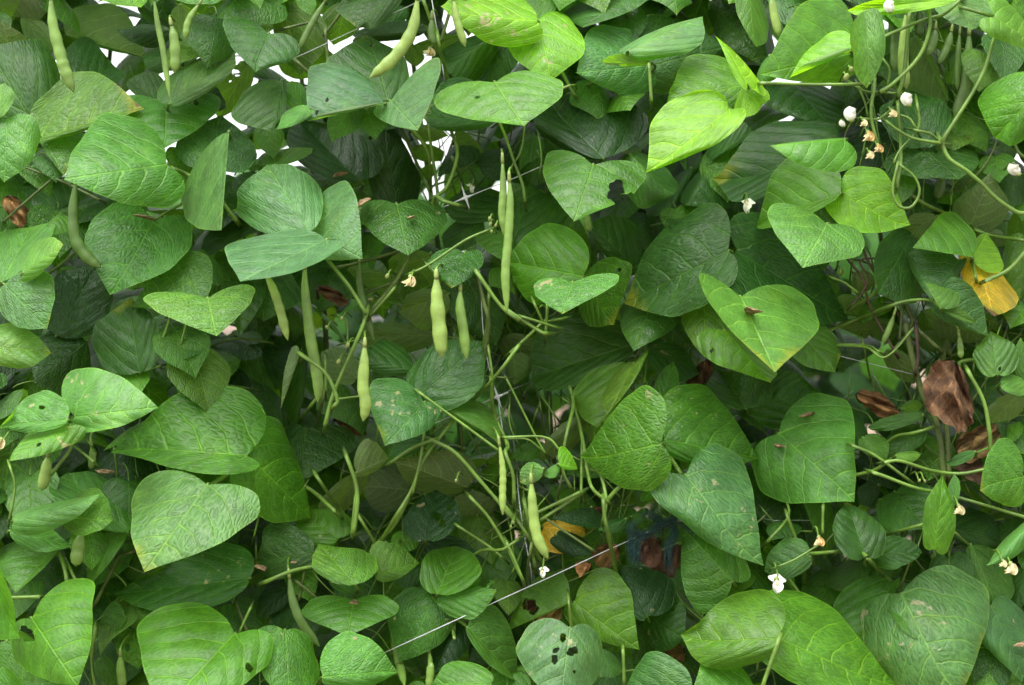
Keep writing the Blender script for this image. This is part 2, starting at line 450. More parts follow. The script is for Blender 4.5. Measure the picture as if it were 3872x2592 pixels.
# ------------------------------------------------------------------ what the photograph shows
# leaf: tile, petiole point, tip, one edge, other edge (tile pixels), layer (front to back), tone, flags
# flags: u = lower face seen, s = pale spots, b = brown margin, n<name> = name used by HOLES, c = crumpled, v = blistered
LEAVES = """
00 330 1130 -120 380 -200 900 470 480 3 D
00 560 800 965 560 620 370 950 720 3 D
00 365 1165 1215 900 560 640 640 1140 1 O b
00 365 1180 540 1490 355 1250 740 1170 2 M b
00 1410 1395 545 1520 900 965 1340 1770 0 M
00 -20 1000 20 700 -150 850 118 820 -1 L
00 60 1010 35 1545 -140 1180 352 1160 -1 L
00 100 490 20 180 -80 350 330 440 5 O u
00 200 -60 100 145 -20 30 395 130 5 D u
00 240 160 380 520 195 280 445 290 6 T u
00 560 300 1250 490 900 50 820 400 5 T u
00 1000 -220 1195 65 790 -20 1250 -90 2 Y
00 1990 -140 1480 0 1700 -190 1760 50 1 P
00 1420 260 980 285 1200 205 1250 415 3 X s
00 1540 50 1850 400 1510 330 1720 200 3 O u
10 130 290 0 605 -265 200 378 440 1 D v
00 1440 880 1995 430 1480 590 1900 690 1 B
00 1405 880 1400 1270 1030 900 1860 880 2 M s nH1
00 1390 870 1075 690 1320 605 1130 800 3 D
00 1550 480 1210 500 1400 430 1350 620 4 D
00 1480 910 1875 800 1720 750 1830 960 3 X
00 2100 550 1850 1010 1790 740 2090 820 6 T u nH2
00 1800 1400 1860 975 1500 1240 2175 1330 2 B
01 1940 -290 1875 540 1540 350 1915 60 0 P
00 1425 1390 1700 1510 1500 1255 1500 1620 2 M
10 250 690 170 1112 -150 900 275 900 1 D v
10 430 960 330 685 240 820 450 790 1 G v b
10 470 930 200 1112 310 930 450 1010 0 L
10 130 1080 185 1345 0 1180 265 1140 2 M
10 160 1420 330 1250 60 1330 480 1300 2 M v
10 60 1440 100 1330 -60 1400 180 1420 2 M v
10 1140 850 980 290 640 600 1310 580 1 B nH3
10 1110 880 465 1030 560 540 690 940 0 S nH4
10 1165 860 1395 1108 1600 520 1060 1010 0 S
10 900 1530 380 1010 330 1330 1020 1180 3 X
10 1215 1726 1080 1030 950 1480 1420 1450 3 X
10 2040 1000 1415 1010 1750 660 1730 1118 2 D b
10 2050 700 2294 1068 1560 890 2560 690 0 L nH5
20 265 175 395 695 30 360 650 270 1 Y s
10 2404 180 1585 105 1980 -100 2180 375 0 Y s b
20 260 165 320 -220 0 -40 440 0 1 L s
10 2070 280 1620 600 1610 430 1900 650 3 D
10 2110 260 2010 700 1900 560 2250 520 3 D
10 250 50 400 640 190 330 610 240 6 T u
10 780 40 700 390 560 200 930 180 6 T u
10 330 340 600 650 220 590 650 430 6 T u
10 1240 -60 865 215 800 -10 1110 180 3 D
10 420 -40 480 125 370 50 540 10 3 G
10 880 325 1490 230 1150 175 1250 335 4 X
10 1300 80 1050 205 1150 70 1250 195 4 D
10 1745 320 1345 400 1550 305 1600 470 6 T u
10 1310 380 1400 560 1280 480 1430 440 6 T u
10 1360 1100 1660 1130 1480 1060 1480 1210 6 T u
10 1400 1240 1600 1370 1370 1330 1560 1250 6 T u
10 1720 1180 1960 1300 1800 1120 1800 1340 6 T u
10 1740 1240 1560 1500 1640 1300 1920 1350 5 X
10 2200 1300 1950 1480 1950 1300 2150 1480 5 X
10 1400 1520 1500 1380 1360 1480 1540 1460 6 T u
20 1000 -40 655 245 485 60 1210 10 2 D
20 1190 560 595 620 860 180 1090 800 2 P
20 1230 560 1880 390 1160 110 1400 780 2 B
20 1040 430 1665 140 1180 300 1500 460 0 P
20 1225 535 800 540 980 450 1010 565 1 Y u
20 2020 720 1365 870 1600 475 1850 930 0 G
20 1890 930 1190 1475 1390 850 1860 1170 -2 Y
20 2040 710 1800 285 1930 640 2170 720 -2 Y
20 2030 720 1980 1015 1930 930 2225 850 -2 Y
20 820 1345 300 850 270 1130 1150 880 2 X v
21 735 -10 575 465 285 -30 1210 120 1 M nH6
21 1050 -100 1395 265 1070 290 1390 40 3 D
21 1710 10 1525 335 1515 190 1955 270 3 D
21 1560 20 1300 435 1210 330 1530 210 4 D
20 2120 60 2240 600 1680 140 2260 320 3 D
20 2050 -110 2100 405 1940 0 2225 240 2 O
20 1700 1390 2085 1100 1860 1080 1960 1230 2 D
20 2800 1250 1785 1610 2250 1045 2190 1660 1 D b
20 2230 480 2160 700 2140 600 2300 640 1 L
30 790 450 10 635 480 -30 640 695 0 G
30 765 440 255 660 560 290 480 480 -2 Y
30 910 100 930 750 765 420 1065 300 -3 L
30 1700 -20 745 90 1200 -40 1130 130 -3 Y
30 1700 20 1790 258 1480 80 2040 60 -1 P
30 2000 150 2420 430 2060 -40 1950 320 -3 G
30 2420 700 1990 1175 1950 740 2300 1120 -4 G
30 1370 1250 1290 765 1030 1000 1600 970 2 D
30 1365 1250 1690 1520 1050 1470 1890 1310 2 D nH7
30 1330 320 1605 860 1220 690 1520 600 3 P u
30 300 720 590 1075 20 890 725 850 2 D nH8
31 690 230 -40 480 320 -120 190 505 0 G
31 700 230 1250 545 1010 40 680 510 0 Y
31 570 490 360 858 110 380 885 680 -2 L
30 720 1180 90 1235 480 1185 640 1480 -2 G
31 1790 490 1960 60 1640 330 2120 400 2 P u
31 1850 540 2100 660 2000 520 1920 660 3 P u
31 1790 770 1295 690 1640 410 1650 740 1 G
31 1800 790 1925 565 1810 640 2050 860 1 Y b
31 1690 800 1440 1130 1285 710 1700 900 1 B
31 1530 1190 1935 1435 1750 935 1560 1310 0 B
31 1530 1200 1395 975 1690 1090 1470 1110 -1 O
31 1540 1200 1840 1330 1690 1180 1690 1300 -1 O
31 1850 830 1985 1270 1685 900 2180 1080 2 Z b
31 2250 600 2200 1145 2055 780 2360 900 2 O b
31 1290 575 1000 1080 1010 660 1400 1120 2 D b
31 1500 420 1225 590 1240 430 1400 640 3 O u b
31 2180 40 2050 350 2000 150 2280 250 3 D
31 2240 340 2120 690 2110 480 2330 560 3 O b
21 1880 715 1000 1165 1540 330 1700 1180 1 D b
21 1960 725 2905 1302 2300 460 2090 1260 1 D
21 1985 1105 2276 1745 1635 1030 2590 1170 -1 L b
32 270 -90 640 335 235 180 620 10 1 M b
22 1850 -20 2240 420 1670 180 2260 200 1 G b nH9
21 650 930 -20 800 470 500 330 1190 1 G
21 660 930 890 1355 1010 850 650 1260 1 G b nH10
21 560 985 475 1250 215 1030 940 965 -1 L s b
21 1100 850 695 480 1040 430 880 850 2 D v
21 1250 1100 1080 1565 975 1190 1590 1190 1 D v
22 1080 100 200 380 440 -170 560 468 2 D
21 30 770 200 150 -110 400 510 430 3 D nH11
11 1640 380 2100 190 1760 220 1960 470 3 D
11 2120 560 2110 795 1905 600 2220 650 2 M
11 1215 320 1310 755 845 460 1680 450 2 D s
11 478 560 120 -15 -130 390 530 100 -1 S
11 484 560 928 782 770 160 470 745 -1 S
11 620 620 -110 975 -60 600 600 800 -2 S
01 1295 470 945 1098 785 450 1605 650 1 M
01 1760 1110 1115 1192 1590 678 1600 1200 1 M
01 1840 1000 1700 700 1660 900 1860 850 1 M
01 1760 1120 1835 1438 1240 1150 2175 1060 0 L
01 2050 950 2030 1440 1820 800 2270 1000 2 D v
01 480 1430 800 870 380 1000 920 1270 3 X v
02 730 70 290 420 320 50 650 570 3 X v
02 1185 330 1085 -295 785 140 1350 20 1 D b v
01 20 980 260 512 -100 700 440 600 0 L
01 200 900 535 660 330 615 330 930 -1 L b
01 40 1000 400 1375 60 1320 450 950 -1 P b
02 -110 100 435 170 150 -95 120 312 -1 L b
02 570 735 -10 780 330 495 240 855 -3 L s nH12
02 640 710 1340 630 740 285 780 855 -2 L s
02 590 780 75 1085 210 860 600 960 -3 L s nH13
02 2090 1040 940 960 1880 398 1750 1195 0 G
12 -40 1040 490 1570 250 780 -70 1500 0 G b
02 1755 1285 1222 2025 1120 1340 2140 1590 -1 P b
03 2110 660 972 800 1740 375 1520 968 1 D s
02 1080 1690 540 1210 460 1450 1010 1270 1 M
03 120 170 860 -25 400 30 400 265 -2 P
03 560 150 955 170 800 -90 700 305 -2 M
02 450 1350 120 1560 250 1325 400 1500 1 M
03 90 260 615 390 300 175 330 450 0 M
03 430 430 130 790 20 420 450 480 0 M
03 -100 540 118 1190 -160 1000 95 780 -3 L
03 270 1000 660 1580 130 1400 815 770 -2 G nH14
03 60 1190 520 1600 -60 1500 330 1210 0 M
03 260 1720 -50 1470 100 1455 60 1660 -2 M
03 1060 990 855 1190 920 880 990 1110 1 M
03 1090 990 1310 950 1180 905 1200 1100 1 M
03 1130 1095 1195 1425 950 1230 1250 1160 1 G nH15
03 850 1350 995 1630 815 1500 970 1400 2 D
03 1990 1130 1350 1820 1270 1010 2200 1420 -1 G nH16
13 515 450 15 520 220 215 260 645 1 D
13 715 325 365 90 440 370 790 110 1 G s b
13 865 715 550 370 525 600 1015 470 0 M v
13 1060 620 1410 530 1080 340 1190 685 0 G
13 850 790 640 690 740 790 830 640 2 M
13 850 850 800 1155 450 900 1215 890 0 M
13 590 1500 1225 1440 830 1085 900 1620 -1 L s
13 270 1105 310 1720 -10 1290 570 1380 -1 M s
13 1560 795 1720 390 1425 540 1950 600 0 G b
13 1560 805 2060 775 1930 640 1840 1025 0 M s b nH17
13 1520 830 1285 1395 1175 890 1690 1070 0 M s
13 2010 1560 1500 1540 1790 1360 1750 1720 -1 M s
13 1820 1080 2240 1530 2110 965 1980 1380 0 M
13 1460 330 1550 -90 1285 140 1780 130 3 X s nH18
13 1490 340 1950 520 1720 300 1580 500 3 X s
13 1430 560 1180 680 1300 590 1400 745 2 D
13 1720 1040 1550 1460 1520 1240 1860 1200 2 X
13 2000 1400 1850 1200 1830 1350 2000 1250 2 X
13 300 720 40 990 90 720 290 900 4 X
13 300 860 650 1130 180 1110 620 890 4 X
12 440 815 400 1268 240 900 870 920 1 D
12 260 800 20 380 -70 660 250 590 2 D v
12 20 160 430 470 60 420 400 160 3 D
12 410 190 370 800 240 520 460 320 1 D
12 400 180 235 640 285 220 370 240 0 P u
12 1345 320 865 210 1150 75 1090 350 2 D
12 1450 590 1115 955 1045 420 1560 750 0 B s b
12 1430 520 1938 68 1400 180 1840 580 0 D s v
12 1420 520 2115 905 1880 570 1690 720 0 M b
12 1500 860 1135 1055 1300 840 1400 1000 3 D
12 880 1180 1145 1060 960 900 1000 1190 2 O u
12 890 1190 690 1580 560 1440 945 1330 2 O u
12 1810 1305 1195 1085 1720 990 1400 1325 3 O u
12 1310 1330 925 1290 1150 1105 1100 1520 4 D u
12 1990 1400 1720 1580 1730 1380 1990 1540 3 O u
12 880 380 575 160 640 400 790 125 3 M u
11 1180 930 1280 1175 785 880 1310 800 5 T u
11 1500 740 1290 1080 1135 800 1700 900 5 T u
11 1650 1080 1230 1235 1410 1060 1520 1350 4 T u
11 1790 735 1680 1032 1490 790 1960 820 1 D v
11 1900 440 1640 720 1640 520 1900 650 3 D
11 60 820 90 1315 -80 1100 410 1050 3 D
11 1520 1430 895 1440 1150 1325 1200 1600 4 O u
11 300 1200 480 1568 280 1500 480 1300 3 D
11 1800 920 2060 1520 1630 1200 2110 1120 4 D
11 680 1180 500 1360 520 1230 660 1340 4 O u
22 1075 260 800 820 555 480 1000 520 1 O nH19
22 1080 260 865 700 845 450 1195 230 0 O
22 1310 935 640 1098 1120 445 1200 1335 -1 G s
22 1350 905 2135 1065 1590 465 1600 1115 0 G s nH20
22 1520 1205 2132 2010 1320 1480 2020 1065 -1 P s
32 160 850 815 1418 690 600 40 1330 0 L b
22 1200 140 1645 330 1400 80 1380 390 2 D s
22 1330 550 1420 240 1260 390 1470 450 1 M
22 2030 640 1790 300 1715 520 2230 440 1 D
22 2040 630 2666 470 2300 330 2420 800 1 D nH21
22 2010 660 2200 850 1975 710 2110 670 2 M
22 310 1150 115 1260 160 1105 240 1275 -1 L
22 450 1110 610 1140 490 960 520 1165 -1 Y
22 440 1120 370 1235 335 1170 440 1190 -1 L
22 640 700 310 1080 350 890 600 930 3 O u
22 60 190 90 440 -5 330 230 265 4 T u
22 0 30 320 270 30 250 280 80 4 O u
22 320 950 40 1060 150 940 260 1080 4 G
22 1290 1260 1160 1440 1160 1350 1290 1350 2 G
22 1350 1150 1330 1000 1290 1080 1480 1100 3 D
23 320 230 700 260 480 170 410 460 4 Z b
23 720 60 380 150 560 90 760 240 3 X
23 430 300 720 460 600 290 450 440 3 X
23 525 870 0 1095 310 615 290 990 0 M nH22
23 580 865 1120 1275 990 600 610 1120 0 G
23 540 1085 450 1780 125 1230 810 1350 -1 S s nH23
23 1190 980 945 555 990 880 1420 730 1 X s
23 1200 980 1510 1185 1440 840 1260 1250 1 D s
23 1190 1000 1090 1400 1060 1100 1270 1250 1 D
23 1920 690 1490 230 1530 900 1990 480 0 M nH24
23 1940 700 1685 945 1680 810 2110 690 1 M
23 2296 1170 1480 1210 2080 740 1890 1440 -2 G
33 180 1180 1140 1610 360 785 240 1510 -2 G
23 2110 1660 1570 1610 1780 1305 1800 1800 -2 L
23 1570 1620 975 1650 1260 1300 1200 1900 -1 B s
23 800 1270 910 1505 745 1450 975 1390 2 D
23 1500 1260 1660 1500 1480 1420 1690 1330 2 D
23 1010 160 770 250 880 170 960 270 2 D s
23 1170 80 1060 180 1090 110 1150 180 3 M
33 1200 790 1650 1700 900 1250 1895 720 -2 P s b
33 1130 700 840 1270 610 850 1110 880 -1 L
33 895 480 740 15 590 300 1070 250 0 D b v
33 940 470 1380 440 1150 280 1160 590 0 D v
33 900 490 705 775 580 640 940 600 0 M b
33 1000 480 1100 680 930 650 1180 560 1 M
33 640 560 500 900 350 740 710 800 1 G
32 1150 1350 1420 1660 1030 1600 1480 1330 1 D
33 1480 410 1560 -215 1380 190 1645 280 -2 G
32 1640 1450 1660 1190 1590 1340 1700 1330 -1 L
33 1640 250 2110 350 1850 75 1880 445 1 D
33 1790 380 2025 945 1790 680 2190 640 0 M
33 2300 190 1945 575 2090 320 2260 390 -2 P
33 1960 900 2270 1520 1865 1180 2270 1010 -1 B s
33 2270 560 2150 950 2090 720 2350 740 1 D
33 420 480 40 600 200 310 280 660 1 D
33 250 200 90 330 80 200 340 280 2 D
32 2010 350 1960 -15 1825 210 2200 170 0 M nH25
32 2050 450 2310 500 2160 355 2180 530 0 L
32 2260 400 2200 40 2145 260 2330 250 0 M b
32 2230 1220 1860 1300 2020 880 2140 1510 -1 G b v
32 1820 1010 1575 1120 1680 1020 1720 1110 0 D
32 2180 540 1950 770 1960 600 2200 690 2 O u
32 1200 640 1380 600 1300 560 1310 700 3 G
32 1380 700 915 800 1150 690 1100 830 2 B
32 1370 800 1080 1050 1100 830 1350 980 2 D
32 880 890 1080 1090 880 1000 1060 900 1 M
32 1160 1040 1370 1010 1240 1000 1270 1100 1 L
32 1100 150 1300 440 1090 300 1320 250 4 T u
32 1370 0 1540 160 1360 120 1560 20 4 T u
32 740 640 870 1000 730 850 900 800 2 D
32 1000 1290 850 1450 860 1290 990 1440 2 X
31 640 1350 900 1465 620 1300 950 1300 3 O u
31 800 900 830 1110 790 1010 1000 960 3 O u
31 660 1110 860 1280 640 1230 860 1120 4 T u
31 560 930 650 1110 550 1030 670 980 4 G
31 1390 1230 1530 1500 1370 1400 1560 1300 4 T u
31 950 1320 1120 1480 940 1440 1150 1330 4 T u
31 1600 1290 1900 1500 1540 1450 1880 1320 3 D u
31 2060 1180 2250 1350 2080 1300 2250 1180 2 D
"""
DRY = """
32 1640 250 1700 850 1400 470 1810 600 1 K c|withered dark brown leaf hanging on the stem
32 2065 815 1650 970 1830 800 1870 1060 2 J c|dry warm brown leaf lying over the stem
32 1900 1080 1880 1290 1640 1130 1930 1180 3 K c|dry brown leaf in the shade
32 850 510 1225 725 1060 540 970 670 2 J c|folded yellow and brown dying leaf
23 800 70 560 100 690 60 720 190 3 K c|dry brown leaf
23 940 400 710 450 830 370 850 580 3 J c|dry yellowish brown leaf
23 1270 330 1080 480 1120 290 1290 580 3 K c|shrivelled dark brown leaf under the teal fibre
23 1440 370 1290 640 1250 480 1450 600 3 K c|shrivelled dark brown leaf under the teal fibre
23 460 910 240 1050 330 880 400 1080 2 J c|dry brown leaf
23 240 880 80 900 150 840 180 950 3 K c|dry brown leaf
12 700 720 960 860 780 700 830 860 2 J c|crumpled dry brown leaf
11 560 1040 810 1150 680 1030 690 1170 3 K c|curled dry brown leaf
01 90 260 170 530 30 380 250 410 4 J c|dying yellow and brown leaf
22 1690 240 1600 480 1540 380 1740 350 3 K c|reddish brown dry leaf
23 1500 1280 1290 1220 1380 1160 1450 1390 1 J c|ragged light brown dry leaf
23 700 540 620 660 580 540 700 590 3 J c|pale dry leaf
"""
# holes eaten by insects: leaf name, tile, centre, radius
HOLES = """
H1 00 1660 870 26
H2 00 2000 620 38
H2 00 1950 690 14
H3 10 1000 385 20
H4 10 625 845 24
H4 10 540 955 22
H5 10 1900 825 24
H5 10 1945 825 22
H6 21 930 210 95
H6 21 1010 290 85
H6 21 1090 330 90
H7 30 1480 1560 75
H7 30 1580 1620 80
H8 30 190 925 20
H9 22 1745 145 26
H10 21 955 880 26
H11 21 120 280 32
H12 02 355 630 26
H13 02 330 945 22
H14 03 225 1135 75
H15 03 1080 1250 30
H16 03 2110 1420 42
H17 13 1960 690 55
H17 13 2040 730 35
H18 13 1560 140 45
H18 13 1600 190 40
H18 13 1660 60 28
H19 22 805 597 16
H19 22 820 775 24
H20 22 1520 558 24
H21 32 185 650 28
H22 23 215 900 70
H22 23 170 880 45
H23 23 480 1165 38
H23 23 560 1280 50
H23 23 420 1270 32
H23 23 410 1350 40
H23 23 578 1450 20
H23 23 380 1210 12
H24 23 1748 692 14
H24 23 1503 815 12
H25 32 2035 305 18
"""
# gaps kept free of the leaves deeper inside the row: tile, centre, radius
GAPS = """
00 110 160 90
00 390 100 80
00 1000 560 70
00 1100 640 110
00 1060 740 60
00 1230 190 40
00 1150 160 40
00 1310 410 25
00 1340 1120 40
00 1390 1180 35
00 2150 740 70
00 2120 800 60
00 1460 650 25
00 2010 620 40
00 1020 860 40
10 710 430 70
10 745 190 30
10 1420 300 90
10 1340 360 60
10 1380 430 40
10 1780 310 60
10 1640 280 50
10 30 690 70
10 1500 1220 120
10 1400 1200 70
10 1660 1260 90
10 2010 1230 70
10 2110 1030 40
10 1540 1540 50
10 1590 1560 40
10 1850 1540 40
10 780 30 40
20 1230 30 60
30 860 1200 110
30 1010 1320 60
30 2180 540 50
30 1900 840 70
30 110 980 70
30 280 1020 40
30 2230 450 40
11 1100 1250 120
11 850 1300 150
11 740 1200 100
11 1080 770 60
11 960 760 40
11 740 880 70
11 640 1000 70
22 330 620 190
22 150 480 120
22 150 850 150
22 1000 1350 160
22 800 1300 120
22 1100 1450 110
32 900 330 200
32 700 520 120
32 1050 450 150
32 700 400 110
32 880 650 90
32 1000 850 60
31 930 680 100
31 870 840 110
31 700 860 70
31 1930 1320 80
03 900 700 110
03 870 870 70
12 2130 600 120
12 1780 850 130
12 1900 830 120
12 2150 800 110
12 700 620 70
23 560 620 100
23 900 280 70
33 400 150 120
"""
# pod: tile, width, layer, tone(m mid, d dark, p pale) | points
PODS = """
00 112 -2 m|430 -40 455 200 520 450 560 600 625 785
00 60 0 m|1303 -20 1320 200 1370 450 1440 840
00 105 0 m|1450 205 1465 400 1480 625
00 68 0 m|1690 30 1610 180 1570 335
10 120 -1 p|1395 -30 1345 250 1200 480 988 662
10 70 2 d|620 -5 500 220 388 425
10 78 0 p|1695 -10 1712 180 1797 400
10 92 3 d|1515 150 1520 300 1565 375
11 76 -1 m|2112 -60 2110 200 2100 400 2145 620
11 86 -2 m|2170 100 2170 300 2152 600 2130 900 2152 1245
11 88 -1 p|100 890 190 1120 295 1475
12 112 0 m|440 -580 440 -360 480 0 512 200 552 430 548 590
11 140 -1 p|1552 925 1560 1150 1582 1400 1600 1620
11 102 0 m|1755 1035 1760 1200 1790 1400 1808 1640
11 78 3 d|900 790 912 1050 1025 1490
12 112 -2 p|945 95 948 250 942 450 962 600 933 750
12 70 -1 p|2085 930 2100 1150 2100 1350 2115 1545
23 105 -2 p|212 -170 215 50 250 300 355 498
13 92 1 d|305 635 340 850 420 1050 565 1240
13 92 1 m|1180 1010 1222 1250 1285 1580
13 80 1 m|1490 1270 1480 1600
13 55 1 m|1712 990 1708 1185
01 118 1 d|645 110 630 350 650 600 740 760 855 858
30 92 1 p|98 -30 120 120 165 310
30 110 0 p|1245 90 1222 500 1242 755
30 92 2 d|1155 130 1140 610
30 122 3 d|1775 265 1740 700 1650 1010
30 62 3 d|1695 270 1675 770
30 92 3 d|1490 240 1420 480
30 82 3 d|1625 260 1515 545
30 90 4 d|1350 70 1350 330
02 112 -1 p|405 1040 385 1180 350 1335
02 72 0 m|775 950 765 1150
21 75 2 m|690 395 710 550
32 62 1 m|1690 20 1705 215
31 60 2 m|1140 1250 1040 1500
03 140 0 m|690 270 640 560
03 92 1 m|1020 1310 1045 1600
20 62 2 m|490 745 330 815
31 110 4 d|1540 70 1500 280
"""
